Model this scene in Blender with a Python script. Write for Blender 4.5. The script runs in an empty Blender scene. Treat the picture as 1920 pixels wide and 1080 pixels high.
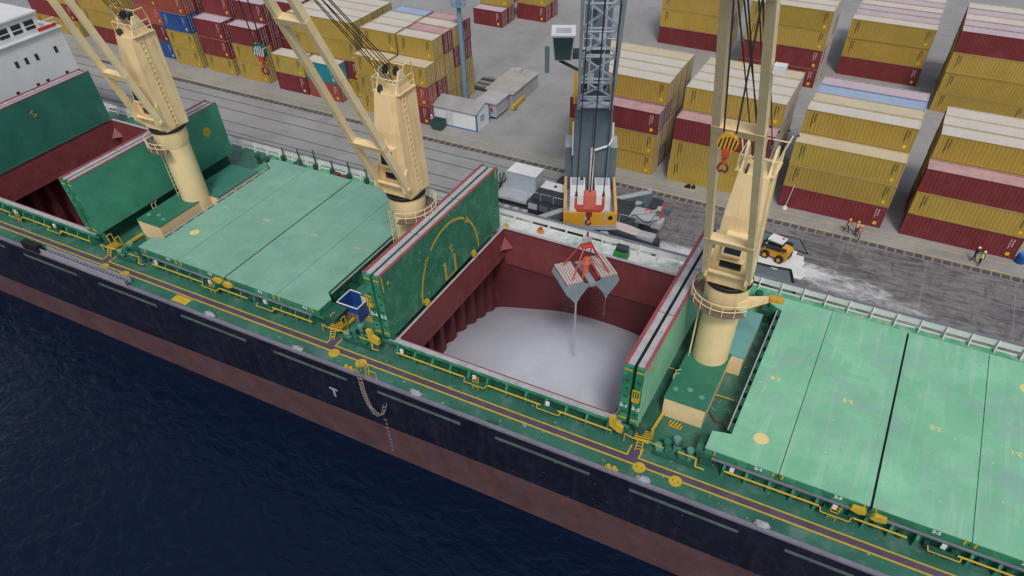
import bpy, math, random
from mathutils import Vector, Matrix
random.seed(7)
S = bpy.context.scene
COL = S.collection
R = math.radians

# ------------------------------------------------------------------ camera
cam = bpy.data.cameras.new('camera')
co = bpy.data.objects.new('camera', cam); COL.objects.link(co)
cam.sensor_width = 36.0; cam.lens = 24.0
cam.shift_x = -0.0114; cam.shift_y = 0.1259
cam.clip_start = 0.5; cam.clip_end = 3000
yaw, pit, roll = -0.4934, 0.8374, 0.02388
fw = Vector((math.sin(yaw)*math.cos(pit), math.cos(yaw)*math.cos(pit), -math.sin(pit)))
r0 = Vector((math.cos(yaw), -math.sin(yaw), 0)); d0 = fw.cross(r0)
rt = r0*math.cos(roll)+d0*math.sin(roll); dn = fw.cross(rt)
co.matrix_world = Matrix(((rt.x, -dn.x, -fw.x, 7.69), (rt.y, -dn.y, -fw.y, -82.99), (rt.z, -dn.z, -fw.z, 46.44), (0, 0, 0, 1)))
S.camera = co

# ------------------------------------------------------------------ world, sun, exposure
W = bpy.data.worlds.new('World'); S.world = W; W.use_nodes = True
nt = W.node_tree; nt.nodes.clear()
out = nt.nodes.new('ShaderNodeOutputWorld'); bg = nt.nodes.new('ShaderNodeBackground')
sky = nt.nodes.new('ShaderNodeTexSky'); sky.sky_type = 'NISHITA'; sky.sun_disc = False
SUN_EL, SUN_AZ = R(52), R(150)          # azimuth measured clockwise from +Y
sky.sun_elevation = SUN_EL; sky.sun_rotation = SUN_AZ
sky.air_density = 1.0; sky.dust_density = 3.0; sky.ozone_density = 1.0
hs = nt.nodes.new('ShaderNodeHueSaturation'); hs.inputs['Saturation'].default_value = 0.55
nt.links.new(sky.outputs[0], hs.inputs['Color']); nt.links.new(hs.outputs[0], bg.inputs[0])
nt.links.new(bg.outputs[0], out.inputs[0]); bg.inputs[1].default_value = 0.10
sl = bpy.data.lights.new('sun', 'SUN'); sl.energy = 1.35; sl.angle = R(11); sl.color = (1, .95, .88)
so = bpy.data.objects.new('sun', sl); COL.objects.link(so)
sd = Vector((math.sin(SUN_AZ)*math.cos(SUN_EL), math.cos(SUN_AZ)*math.cos(SUN_EL), math.sin(SUN_EL)))
so.rotation_euler = sd.to_track_quat('Z', 'Y').to_euler()
S.view_settings.view_transform = 'Standard'; S.view_settings.look = 'None'
S.view_settings.gamma = 1; S.view_settings.use_curve_mapping = False
S.view_settings.exposure = 0.15

# ------------------------------------------------------------------ materials
MATS = {}
def M(name, col, rough=.6, var=.12, scale=.5, dirt=None, damt=.5, dscale=.35, rust=0., rscale=.5, metal=0., streak=None,
      samt=.3, sdir=(1, 1, .12), sscale=2.5, bump=.0, bscale=8., tint=False, patch=None, pscale=.5, spec=.4, speck=0.):
    """weathered paint: colour mottling + optional patches of dirt, streaks and rust, all fixed to the surface"""
    if name in MATS: return MATS[name]
    m = bpy.data.materials.new(name); m.use_nodes = True; MATS[name] = m
    t = m.node_tree; N = t.nodes; L = t.links
    b = N['Principled BSDF']; b.inputs['Roughness'].default_value = rough; b.inputs['Metallic'].default_value = metal
    b.inputs['Specular IOR Level'].default_value = spec
    g = N.new('ShaderNodeNewGeometry')
    def noise(sc, det=4, vec=None, ro=.6):
        n = N.new('ShaderNodeTexNoise'); n.inputs['Scale'].default_value = sc; n.inputs['Detail'].default_value = det
        n.inputs['Roughness'].default_value = ro
        L.new(vec if vec is not None else g.outputs['Position'], n.inputs['Vector']); return n.outputs['Fac']
    def mapped(s, rot=(0, 0, 0)):
        mp = N.new('ShaderNodeMapping'); mp.inputs['Scale'].default_value = s; mp.inputs['Rotation'].default_value = rot
        L.new(g.outputs['Position'], mp.inputs['Vector']); return mp.outputs[0]
    def ramp(fac, a, bb, hi=1.):
        r_ = N.new('ShaderNodeMapRange'); r_.inputs['From Min'].default_value = a; r_.inputs['From Max'].default_value = bb
        r_.inputs['To Max'].default_value = hi
        L.new(fac, r_.inputs['Value']); return r_.outputs[0]
    def mix(fac, a, c, mode='MIX'):
        x = N.new('ShaderNodeMix'); x.data_type = 'RGBA'; x.blend_type = mode
        if isinstance(fac, float): x.inputs[0].default_value = fac
        else: L.new(fac, x.inputs[0])
        for i, v in ((6, a), (7, c)):
            if isinstance(v, tuple): x.inputs[i].default_value = (*v, 1)
            else: L.new(v, x.inputs[i])
        return x.outputs[2]
    lo = tuple(c*(1-var*1.6) for c in col); hi = tuple(min(1, c*(1+var*1.6)) for c in col)
    c = mix(ramp(noise(scale, 6), .25, .75), lo, hi)
    c = mix(ramp(noise(scale*9, 3), .3, .7, var*2.2), c, tuple(x*.72 for x in col))
    if patch:
        v = N.new('ShaderNodeTexVoronoi'); v.distance = 'CHEBYCHEV'; v.inputs['Scale'].default_value = pscale
        L.new(g.outputs['Position'], v.inputs['Vector'])
        sp = N.new('ShaderNodeSeparateColor'); L.new(v.outputs['Color'], sp.inputs[0])
        c = mix(ramp(sp.outputs[0], .5, .8, .45), c, patch)
    if streak:
        c = mix(ramp(noise(sscale, 4, mapped(sdir)), .52, .75, samt), c, streak)
    if dirt:
        c = mix(ramp(noise(dscale, 7, None, .7), .5, .68, damt), c, dirt)
    if speck:
        c = mix(ramp(noise(2.6, 2), .70, .73, speck), c, (.62, .66, .66)); c = mix(ramp(noise(1.9, 3, mapped((1, 1.3, 1), (0, 0, .5))), .70, .74, speck), c, tuple(x*.45 for x in col))
    if rust:
        rr = noise(rscale, 8, mapped((1, 1, .35)), .75)
        c = mix(ramp(rr, .66-rust*.2, .74-rust*.2, .85), c, (.22, .075, .025))
    if tint:
        oi = N.new('ShaderNodeObjectInfo'); c = mix(1.0, c, oi.outputs['Color'], 'MULTIPLY')
    L.new(c, b.inputs['Base Color'])
    rv = N.new('ShaderNodeMapRange'); L.new(noise(scale*4, 4), rv.inputs['Value'])
    rv.inputs['To Min'].default_value = max(.05, rough-.15); rv.inputs['To Max'].default_value = min(1, rough+.15)
    L.new(rv.outputs[0], b.inputs['Roughness'])
    if bump:
        bp = N.new('ShaderNodeBump'); bp.inputs['Strength'].default_value = bump; bp.inputs['Distance'].default_value = .05
        L.new(noise(bscale, 5), bp.inputs['Height']); L.new(bp.outputs[0], b.inputs['Normal'])
    return m

mint = M('faded_green_paint', (.245, .56, .365), .42, .12, .22, dirt=(.27, .42, .39), damt=.75, dscale=.4, patch=(.17, .49, .28), pscale=.45,
         streak=(.42, .64, .53), samt=.6, sdir=(1, .06, 1), sscale=1.6, speck=.6, rust=.015)
mint_l = M('pale_green_paint', (.21, .42, .32), .45, .10, .22, dirt=(.15, .31, .27), damt=.5, dscale=.5, streak=(.30, .48, .40), samt=.4, sdir=(1, .06, 1), speck=.5)
cover_g = M('scuffed_green_paint', (.028, .19, .105), .55, .2, .5, dirt=(.10, .30, .22), damt=.55, dscale=1.1, streak=(.16, .36, .28), samt=.5, sdir=(1, .6, .5), sscale=1.4, patch=(.02, .15, .08), pscale=.8, speck=.8)
edge_g = M('touched_up_green_paint', (.03, .22, .115), .5, .2, .8, patch=(.10, .36, .26), pscale=1.4, dirt=(.02, .12, .07), damt=.6)
deck_g = M('deck_green_paint', (.042, .155, .11), .4, .2, .25, dirt=(.14, .23, .20), damt=.65, dscale=.45, speck=.4, streak=(.03, .12, .09), samt=.4, sdir=(1, 1, 1), sscale=.8)
deck_gl = M('deck_green_bright', (.09, .36, .19), .5, .15, .4, dirt=(.5, .55, .52), damt=.55, dscale=.7)
deck_dust = M('deck_under_white_dust', (.66, .67, .68), .9, .10, .5, dirt=(.12, .36, .21), damt=.75, dscale=.45)
dark_g = M('dark_green_steel', (.02, .10, .065), .5, .2, .8, dirt=(.05, .16, .12), damt=.5)
stay_g = M('mid_green_steel', (.035, .20, .13), .5, .15, .8)
purple = M('walkway_grey_violet_paint', (.085, .066, .11), .7, .15, .6, dirt=(.12, .11, .14), damt=.5)
rail_grey = M('violet_grey_steel', (.20, .19, .25), .6, .15, .6)
yel = M('yellow_marking', (.56, .39, .035), .6, .1, 1.2, dirt=(.36, .27, .05), damt=.5, dscale=2)
yel_pale = M('pale_yellow_marking', (.80, .66, .28), .6, .1, 1.2, dirt=(.5, .45, .25), damt=.5, dscale=2)
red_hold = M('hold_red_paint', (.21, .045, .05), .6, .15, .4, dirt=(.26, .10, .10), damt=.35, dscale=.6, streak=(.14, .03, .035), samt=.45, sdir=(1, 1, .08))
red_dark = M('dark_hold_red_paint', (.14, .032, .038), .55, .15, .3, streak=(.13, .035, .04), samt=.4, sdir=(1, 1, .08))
red_edge = M('red_edge_paint', (.36, .07, .08), .55, .15, .8, dirt=(.36, .18, .17), damt=.4, dscale=1.5)
steel_g = M('bare_grey_steel', (.46, .45, .48), .5, .12, .9, dirt=(.2, .19, .2), damt=.4, dscale=1.4)
black = M('black_rubber', (.012, .012, .014), .6, .2, 1)
hull_b = M('navy_black_hull_paint', (.008, .011, .026), .45, .3, .3, dirt=(.036, .028, .042), damt=.5, dscale=.9, streak=(.036, .032, .05), samt=.5, sdir=(1.2, 1, .08), sscale=1.2, speck=.15)
hull_r = M('rusty_red_boot_paint', (.105, .050, .055), .7, .28, .35, dirt=(.065, .06, .082), damt=.75, dscale=.45, streak=(.16, .055, .04), samt=.5, sdir=(.12, 1, 1.6), sscale=1.4, rust=.10, rscale=.7)
strip_m = M('pale_rubbing_paint', (.10, .145, .135), .7, .2, 1, dirt=(.06, .08, .09), damt=.5, dscale=1.5)
bul_w = M('white_bulwark_paint', (.74, .77, .76), .6, .05, .5, dirt=(.52, .60, .56), damt=.3, dscale=.8)
white = M('white_paint', (.74, .75, .77), .5, .05, .5, dirt=(.5, .5, .52), damt=.35, dscale=1)
cream = M('cream_crane_paint', (.82, .64, .36), .5, .06, .5, streak=(.64, .42, .20), samt=.45, sdir=(1, 1, .12), sscale=1.6, rust=.04, rscale=.9)
cream2 = M('cream_paint_rust_stained', (.82, .63, .35), .5, .07, .6, streak=(.58, .33, .12), samt=.55, sdir=(1, 1, .14), sscale=1.4, rust=.14, rscale=1.1)
jib_c = M('ivory_jib_paint', (.84, .70, .42), .5, .06, .5, dirt=(.66, .46, .22), damt=.5, dscale=.8, rust=.11, rscale=.8)
rope_m = M('dark_wire_rope', (.025, .025, .03), .6, .1, 2)
glass_d = M('dark_window_glass', (.02, .026, .035), .12, .05, 1, spec=.6)
conc = M('yard_concrete', (.31, .31, .31), .9, .10, .10, dirt=(.20, .20, .205), damt=.6, dscale=.16, streak=(.40, .40, .39), samt=.35, sdir=(.25, 1, 1), sscale=.6, bump=.15)
rail_m = M('sunken_rail_steel', (.17, .17, .18), .6, .2, 1)
groove = M('dark_groove', (.05, .05, .055), .9, .1, 1)
line_y = M('worn_yellow_line', (.52, .40, .10), .8, .15, .8, dirt=(.25, .24, .2), damt=.8, dscale=1.1)
plate_m = M('trench_plate', (.085, .08, .085), .8, .3, .5, dirt=(.20, .19, .19), damt=.6, dscale=.9)
grain_m = M('white_bulk_cargo', (.49, .51, .59), .95, .035, .25, bump=.25, bscale=5., dirt=(.58, .59, .65), damt=.5, dscale=.35, spec=.1, speck=.0)
dust_m = M('white_spilled_powder', (.72, .73, .75), .95, .05, .6, dirt=(.50, .51, .53), damt=.5, dscale=.8, spec=.1)
mhc_g = M('slate_blue_crane_paint', (.105, .145, .175), .5, .1, .5, dirt=(.16, .19, .21), damt=.4, dscale=.9)
mhc_d = M('dark_slate_paint', (.04, .05, .062), .55, .15, .6)
mhc_l = M('light_grey_crane_paint', (.42, .44, .48), .5, .08, .6, dirt=(.30, .31, .33), damt=.4)
lattice = M('pale_blue_lattice_paint', (.46, .52, .62), .5, .06, .8)
orange = M('orange_yellow_paint', (.66, .34, .035), .5, .08, .5, dirt=(.5, .26, .06), damt=.4, dscale=1)
orange_p = M('pale_orange_paint', (.66, .42, .18), .5, .1, .6)
red_p = M('bright_red_paint', (.55, .075, .05), .5, .1, .8, dirt=(.55, .17, .13), damt=.4, dscale=1.5)
red_or = M('orange_red_paint', (.62, .17, .08), .5, .1, .8, dirt=(.6, .28, .2), damt=.4, dscale=1.5)
red_dk = M('oxblood_paint', (.16, .03, .035), .5, .15, .8)
grab_g = M('grab_grey_paint', (.26, .32, .37), .5, .1, .5, dirt=(.30, .33, .36), damt=.4, dscale=.9, streak=(.12, .15, .19), samt=.3)
dusty = M('dusty_pink_grey', (.56, .51, .50), .9, .08, .8, dirt=(.40, .28, .27), damt=.5, dscale=2)
tarp_m = M('grey_tarpaulin', (.13, .165, .185), .6, .08, .6, bump=.3, bscale=1.5)
blue_p = M('blue_paint', (.015, .07, .28), .5, .1, .8)
blue_t = M('shed_blue_trim', (.03, .16, .42), .5, .1, .8)
skip_g = M('skip_green_paint', (.025, .10, .085), .6, .15, .8)
cgreen = M('winch_green_paint', (.04, .26, .07), .5, .15, .8)
pole_b = M('pale_blue_pole_paint', (.16, .27, .37), .5, .06, .8)
roof_s = M('shed_roof_sheet', (.45, .45, .46), .7, .08, .4, dirt=(.36, .35, .35), damt=.5, dscale=.6)
tyre = M('tyre_rubber', (.02, .02, .022), .8, .2, 2)
skin = M('skin', (.45, .26, .18), .6, .05, 3)
navy = M('navy_cloth', (.02, .03, .07), .9, .15, 3)
vest_o = M('orange_vest', (.85, .20, .05), .8, .1, 3)
vest_g = M('lime_vest', (.42, .75, .10), .8, .1, 3)
helm_y = M('yellow_helmet', (.80, .55, .03), .4, .03, 3)
helm_w = M('white_helmet', (.8, .8, .8), .4, .03, 3)
lamp_red = M('red_lamp', (.6, .04, .03), .4, .1, 2)
rubble_m = M('rubble_grey', (.30, .27, .24), .9, .25, 1.2)
CC = {'Y': M('mustard_container_paint', (.40, .275, .055), .6, .07, .35, streak=(.30, .20, .05), samt=.3, sdir=(1, 1, .1), dirt=(.34, .26, .10), damt=.35, dscale=.7, tint=True, rust=.01),
      'R': M('maroon_container_paint', (.19, .028, .033), .6, .10, .35, streak=(.13, .02, .025), samt=.3, sdir=(1, 1, .1), dirt=(.22, .07, .07), damt=.35, dscale=.7, tint=True, rust=.01),
      'B': M('blue_container_paint', (.015, .075, .26), .6, .1, .35, dirt=(.05, .10, .22), damt=.3, tint=True),
      'T': M('teal_container_paint', (.02, .22, .28), .6, .1, .35, dirt=(.05, .26, .3), damt=.3, tint=True),
      'O': M('brick_orange_container_paint', (.33, .075, .05), .6, .1, .35, dirt=(.28, .10, .08), damt=.3, tint=True)}
CR = {'w': M('white_dusty_roof', (.60, .56, .50), .8, .06, .4, dirt=(.48, .44, .37), damt=.5, dscale=.8, rust=.01),
      'c': M('cream_dusty_roof', (.58, .50, .36), .8, .06, .4, dirt=(.46, .38, .22), damt=.5, dscale=.8),
      'p': M('pink_dusty_roof', (.50, .33, .34), .8, .08, .4, dirt=(.38, .15, .16), damt=.55, dscale=.9),
      'l': M('lilac_dusty_roof', (.52, .43, .47), .8, .06, .4, dirt=(.42, .33, .38), damt=.5, dscale=.8),
      'b': M('pale_blue_roof', (.33, .42, .56), .8, .06, .4, dirt=(.26, .33, .45), damt=.5, dscale=.8),
      'y': M('mustard_dusty_roof', (.50, .41, .23), .8, .08, .4, dirt=(.40, .30, .12), damt=.5, dscale=.8)}
mark_d = M('dark_print', (.05, .045, .03), .7, .1, 2)
mark_w = M('pale_print', (.60, .45, .45), .7, .1, 2)
decal_y = M('yellow_decal', (.75, .48, .03), .6, .1, 2)

def apron_mat():
    m = bpy.data.materials.new('stained_apron_asphalt'); m.use_nodes = True
    t = m.node_tree; N = t.nodes; L = t.links; b = N['Principled BSDF']; b.inputs['Roughness'].default_value = .85
    g = N.new('ShaderNodeNewGeometry')
    def nz(sc, det, s=(1, 1, 1), rz=0., dist=0.):
        mp = N.new('ShaderNodeMapping'); mp.inputs['Scale'].default_value = s; mp.inputs['Rotation'].default_value = (0, 0, rz)
        L.new(g.outputs['Position'], mp.inputs[0])
        n = N.new('ShaderNodeTexNoise'); n.inputs['Scale'].default_value = sc; n.inputs['Detail'].default_value = det
        n.inputs['Roughness'].default_value = .68; n.inputs['Distortion'].default_value = dist
        L.new(mp.outputs[0], n.inputs['Vector']); return n.outputs['Fac']
    def rg(f, a, c, lo=0., hi=1.):
        r_ = N.new('ShaderNodeMapRange'); r_.inputs[1].default_value = a; r_.inputs[2].default_value = c
        r_.inputs[3].default_value = lo; r_.inputs[4].default_value = hi; L.new(f, r_.inputs[0]); return r_.outputs[0]
    def mix(f, a, c):
        x = N.new('ShaderNodeMix'); x.data_type = 'RGBA'; L.new(f, x.inputs[0])
        for i, v in ((6, a), (7, c)):
            if isinstance(v, tuple): x.inputs[i].default_value = (*v, 1)
            else: L.new(v, x.inputs[i])
        return x.outputs[2]
    base = mix(rg(nz(.12, 6), .3, .7), (.15, .145, .155), (.25, .24, .235))
    base = mix(rg(nz(.9, 6, (.22, 1, 1), .25, 1.5), .46, .64, 0, .85), base, (.06, .056, .062))     # tyre scuffs
    base = mix(rg(nz(.7, 7, (1, .35, 1), -.6, 2.), .5, .64, 0, .7), base, (.08, .075, .082))
    base = mix(rg(nz(1.6, 8, (.5, 1, 1), .2, 2.5), .60, .70, 0, .55), base, (.33, .32, .33))        # pale dust
    L.new(base, b.inputs['Base Color'])
    bp = N.new('ShaderNodeBump'); bp.inputs['Strength'].default_value = .2; bp.inputs['Distance'].default_value = .04
    L.new(nz(6, 4), bp.inputs['Height']); L.new(bp.outputs[0], b.inputs['Normal'])
    return m
def water_mat():
    m = bpy.data.materials.new('navy_harbour_water'); m.use_nodes = True
    t = m.node_tree; N = t.nodes; L = t.links; b = N['Principled BSDF']
    b.inputs['Base Color'].default_value = (.0022, .008, .026, 1); b.inputs['Roughness'].default_value = .06
    b.inputs['IOR'].default_value = 1.33
    g = N.new('ShaderNodeNewGeometry')
    def nz(sc, det, s, rz, dist):
        mp = N.new('ShaderNodeMapping'); mp.inputs['Scale'].default_value = s; mp.inputs['Rotation'].default_value = (0, 0, rz)
        L.new(g.outputs['Position'], mp.inputs[0])
        n = N.new('ShaderNodeTexNoise'); n.inputs['Scale'].default_value = sc; n.inputs['Detail'].default_value = det
        n.inputs['Distortion'].default_value = dist; L.new(mp.outputs[0], n.inputs['Vector']); return n.outputs['Fac']
    a = N.new('ShaderNodeMath'); a.operation = 'ADD'
    L.new(nz(.55, 5, (1, 1.7, 1), .35, .6), a.inputs[0]); L.new(nz(.16, 3, (1, 1.5, 1), .2, .3), a.inputs[1])
    bp = N.new('ShaderNodeBump'); bp.inputs['Strength'].default_value = .42; bp.inputs['Distance'].default_value = .8
    L.new(a.outputs[0], bp.inputs['Height']); L.new(bp.outputs[0], b.inputs['Normal'])
    return m

# ------------------------------------------------------------------ mesh helpers
class MB:
    def __init__(s): s.v = []; s.f = []; s.mi = []; s.m = 0
    def add(s, vs, fs):
        n = len(s.v); s.v += [tuple(x) for x in vs]
        for f in fs: s.f.append([i+n for i in f]); s.mi.append(s.m)
    def box(s, x0, x1, y0, y1, z0, z1):
        s.add([(x0,y0,z0),(x1,y0,z0),(x1,y1,z0),(x0,y1,z0),(x0,y0,z1),(x1,y0,z1),(x1,y1,z1),(x0,y1,z1)],
              [(0,3,2,1),(4,5,6,7),(0,1,5,4),(1,2,6,5),(2,3,7,6),(3,0,4,7)]); return s
    def hexa(s, b, t):      # 4 bottom corners, 4 top corners, counter-clockwise from above
        s.add(list(b)+list(t), [(0,3,2,1),(4,5,6,7),(0,1,5,4),(1,2,6,5),(2,3,7,6),(3,0,4,7)]); return s
    def prism(s, poly, ax, a, b):   # poly in the plane across ax
        n = len(poly)
        def p(q, w): return {0: (w, q[0], q[1]), 1: (q[0], w, q[1]), 2: (q[0], q[1], w)}[ax]
        vs = [p(q, a) for q in poly]+[p(q, b) for q in poly]
        fs = [list(range(n))[::-1], list(range(n, 2*n))]+[(i, (i+1) % n, n+(i+1) % n, n+i) for i in range(n)]
        s.add(vs, fs); return s
    def tube(s, p0, p1, r, n=6, r1=None):
        p0 = Vector(p0); p1 = Vector(p1); d = (p1-p0).normalized(); r1 = r if r1 is None else r1
        u = d.cross(Vector((0, 0, 1)) if abs(d.z) < .9 else Vector((1, 0, 0))).normalized(); w = d.cross(u)
        vs = []
        for p, q in ((p0, r), (p1, r1)):
            for i in range(n):
                a = 2*math.pi*i/n; vs.append(p+(u*math.cos(a)+w*math.sin(a))*q)
        s.add(vs, [list(range(n))[::-1], list(range(n, 2*n))]+[(i, (i+1) % n, n+(i+1) % n, n+i) for i in range(n)]); return s
    def path(s, pts, r, n=5):
        for a, b in zip(pts, pts[1:]): s.tube(a, b, r, n)
        return s
    def bar(s, p0, p1, w, h, up=(0, 0, 1)):     # rectangular bar
        p0 = Vector(p0); p1 = Vector(p1); d = (p1-p0).normalized(); u = Vector(up)
        sd_ = d.cross(u).normalized(); u = sd_.cross(d)
        c = [(-w/2, -h/2), (w/2, -h/2), (w/2, h/2), (-w/2, h/2)]
        vs = [p0+sd_*a+u*b for a, b in c]+[p1+sd_*a+u*b for a, b in c]
        s.add(vs, [(3,2,1,0),(4,5,6,7),(0,1,5,4),(1,2,6,5),(2,3,7,6),(3,0,4,7)]); return s
    def lathe(s, c, prof, n=24, a0=0., a1=360.):    # prof: (radius, z)
        full = abs(a1-a0) >= 360; k = n if full else n+1
        vs = []
        for r_, z in prof:
            for i in range(k):
                a = R(a0+(a1-a0)*i/n); vs.append((c[0]+r_*math.cos(a), c[1]+r_*math.sin(a), c[2]+z))
        fs = []
        for j in range(len(prof)-1):
            for i in range(n):
                i2 = (i+1) % k; fs.append((j*k+i, j*k+i2, (j+1)*k+i2, (j+1)*k+i))
        s.add(vs, fs); return s
    def disc(s, c, r, n=20, h=.02):
        return s.prism([(c[0]+r*math.cos(2*math.pi*i/n), c[1]+r*math.sin(2*math.pi*i/n)) for i in range(n)], 2, c[2], c[2]+h)
    def sheet(s, pts): s.add(pts, [list(range(len(pts)))]); return s
    def mesh(s, name, mats):
        me = bpy.data.meshes.new(name); me.from_pydata(s.v, [], s.f)
        for m in (mats if isinstance(mats, (list, tuple)) else [mats]): me.materials.append(m)
        if any(s.mi): me.polygons.foreach_set('material_index', s.mi)
        me.update(); return me
def link(name, me, parent=None, loc=None, label=None, cat=None, group=None, kind=None, smooth=False):
    o = bpy.data.objects.new(name, me); COL.objects.link(o)
    if parent: o.parent = parent
    if loc is not None: o.location = loc
    if label: o['label'] = label
    if cat: o['category'] = cat
    if group: o['group'] = group
    if kind: o['kind'] = kind
    if smooth and me:
        for p in me.polygons: p.use_smooth = True
    return o
def part(name, mb, mats, parent, label=None, smooth=False, kind=None):
    """mesh given in world coordinates, re-based to its parent's origin"""
    me = mb.mesh(name, mats)
    org = Vector((0, 0, 0)); p = parent
    while p is not None: org += p.location; p = p.parent
    o = link(name, me, parent, None, label, smooth=smooth, kind=kind)
    if org.length > 1e-6: me.transform(Matrix.Translation(-org))
    return o
def thing(name, loc, label, cat, group=None, rz=0.):
    o = link(name, None, None, loc, label, cat, group); o.rotation_euler = (0, 0, rz); o.empty_display_size = .3
    return o
def lpart(name, mb, mats, parent, label=None, smooth=False, kind=None, loc=None):
    """mesh given in the parent's local coordinates"""
    return link(name, mb.mesh(name, mats), parent, loc, label, smooth=smooth, kind=kind)
def text_mesh(txt, size, mat, name='lettering', ext=.006, bold=0.):
    cu = bpy.data.curves.new('t', 'FONT'); cu.body = txt; cu.size = size; cu.extrude = ext; cu.offset = bold
    cu.align_x = 'CENTER'; cu.align_y = 'CENTER'; cu.resolution_u = 2
    o = bpy.data.objects.new('t', cu); COL.objects.link(o)
    bpy.context.view_layer.update()
    me = bpy.data.meshes.new_from_object(o.evaluated_get(bpy.context.evaluated_depsgraph_get()))
    bpy.data.objects.remove(o); me.name = name; me.materials.clear(); me.materials.append(mat)
    return me
def put_text(txt, size, mat, parent, M4, name='lettering', bold=.02):
    me = text_mesh(txt, size, mat, name, bold=bold); me.transform(M4)
    org = Vector((0, 0, 0)); p = parent
    while p is not None: org += p.location; p = p.parent
    me.transform(Matrix.Translation(-org)); return link(name, me, parent)
def frame(o, x, y):     # matrix with origin o, text direction x, text up y
    x = Vector(x); y = Vector(y); z = x.cross(y)
    return Matrix(((x.x, y.x, z.x, o[0]), (x.y, y.y, z.y, o[1]), (x.z, y.z, z.z, o[2]), (0, 0, 0, 1)))
def struct(name, mb, mat, parent=None): return link(name, mb.mesh(name, mat), parent, kind=None if parent else 'structure')

# ------------------------------------------------------------------ setting: water, yard, apron, markings
WZ = -6.3; QY = -22.35
def grid_sheet(x0, x1, y0, y1, z): return MB().sheet([(x0, y0, z), (x1, y0, z), (x1, y1, z), (x0, y1, z)])
wq = MB()
for a, b, c, d_ in ((-900, 900, -900, -51.3), (-900, -109, -51.3, QY+.2), (46, 900, -51.3, QY+.2), (-109, 46, -23.3, QY+.2)): wq.sheet([(a, c, WZ), (b, c, WZ), (b, d_, WZ), (a, d_, WZ)])
struct('harbour_water', wq, water_mat())
q = MB(); q.sheet([(-900, QY, 0), (900, QY, 0), (900, 900, 0), (-900, 900, 0)]); q.sheet([(-900, QY, -12), (900, QY, -12), (900, QY, 0), (-900, QY, 0)])
struct('container_yard', q, conc)
ap = MB(); ap.sheet([(-26.5, QY+.02, .004), (120, QY+.02, .004), (120, -4.55, .004), (-19.5, -4.55, .004), (-21, -6.8, .004), (-24, -11, .004)])
struct('quay_apron', ap, apron_mat())
cope = MB(); cope.box(-200, 120, QY-.05, QY+.7, -.5, .12); struct('quay_coping', cope, M('coping_concrete', (.33, .33, .33), .9, .1, .5))
trench = struct('cable_trench', MB().sheet([(-160, -4.5, .008), (60, -4.5, .008), (60, -3.55, .008), (-160, -3.55, .008)]), M('trench_edge_concrete', (.24, .235, .23), .9, .15, .6))
tm = MB().box(-.38, .38, -.36, .36, 0, .05).mesh('trench_cover', plate_m)
for i in range(150):
    x = -118+i*1.0
    o = link('trench_cover', tm, trench, (x, -4.03+random.uniform(-.02, .02), .008+random.uniform(-.012, .006))); o.rotation_euler = (0, 0, random.uniform(-.02, .02))
for y in (-3.32, -1.45):
    struct('road_marking', MB().sheet([(-160, y-.1, .012), (60, y-.1, .012), (60, y+.1, .012), (-160, y+.1, .012)]), line_y)
for y in (-2.3, -6.4, -8.9, -12.2, -14.6, -17.4):
    r_ = MB(); x1 = 60 if y > -3 else -22 if y > -12 else -25
    if y < -3: r_.sheet([(-200, y-.07, .010), (x1, y-.07, .010), (x1, y+.07, .010), (-200, y+.07, .010)])
    r_.m = 1
    if y < -3: r_.box(-200, x1, y-.15, y-.08, .0, .018)
    if y < -3: struct('crane_rail', r_, [M('rail_groove', (.13, .13, .135), .9, .3, .6), rail_m])
jm = M('apron_joint', (.26, .25, .25), .9, .2, 1, dirt=(.12, .12, .12), damt=.9, dscale=1.2)
for x in range(-18, 62, 9):
    struct('slab_joint', MB().sheet([(x-.05, QY+.7, .009), (x+.05, QY+.7, .009), (x+.05, -4.6, .009), (x-.05, -4.6, .009)]), jm)
for y in (-9.5, -14.5):
    struct('slab_joint', MB().sheet([(-18, y-.05, .011), (60, y-.05, .011), (60, y+.05, .011), (-18, y+.05, .011)]), jm)

# ------------------------------------------------------------------ the bulk carrier
DZ = 4.0; YN, YF, YC = -51.5, -23.15, -37.4
ship = thing('cargo_ship', (-28, YC, WZ), 'long dark-hulled bulk carrier with green hatch covers moored along the quay', 'cargo ship')
outl = [(-121, -43), (-117, -48.5), (-108, YN), (45, YN), (62, -47), (74, -40), (76, YC), (74, -34.6), (62, -27.7), (45, YF), (-108, YF), (-117, -26), (-121, -31.5)]
def densify(p):
    o = []
    for a, b in zip(p, p[1:]+p[:1]):
        n = max(1, int(math.dist(a, b)/6))
        o += [(a[0]+(b[0]-a[0])*i/n, a[1]+(b[1]-a[1])*i/n) for i in range(n)]
    return o
OL = densify(outl); n = len(OL)
def boot(x): return -1.5 if x > -12 else -1.5-1.5*min(1, (-12-x)/58)
hb = MB(); hb.add([(x, y, boot(x)) for x, y in OL]+[(x, y, DZ-.02) for x, y in OL], [(i, (i+1) % n, n+(i+1) % n, n+i) for i in range(n)])
part('hull_plating', hb, hull_b, ship)
hb = MB(); hb.add([(x, y, -11) for x, y in OL]+[(x, y, boot(x)) for x, y in OL], [(i, (i+1) % n, n+(i+1) % n, n+i) for i in range(n)])
part('boot_topping', hb, hull_r, ship, 'rusty red-brown band of hull above the water')
g = MB().box(-108, 45, YN-.05, YN+.28, DZ-.12, DZ+.10); part('gunwale_bar', g, rail_grey, ship)
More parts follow.
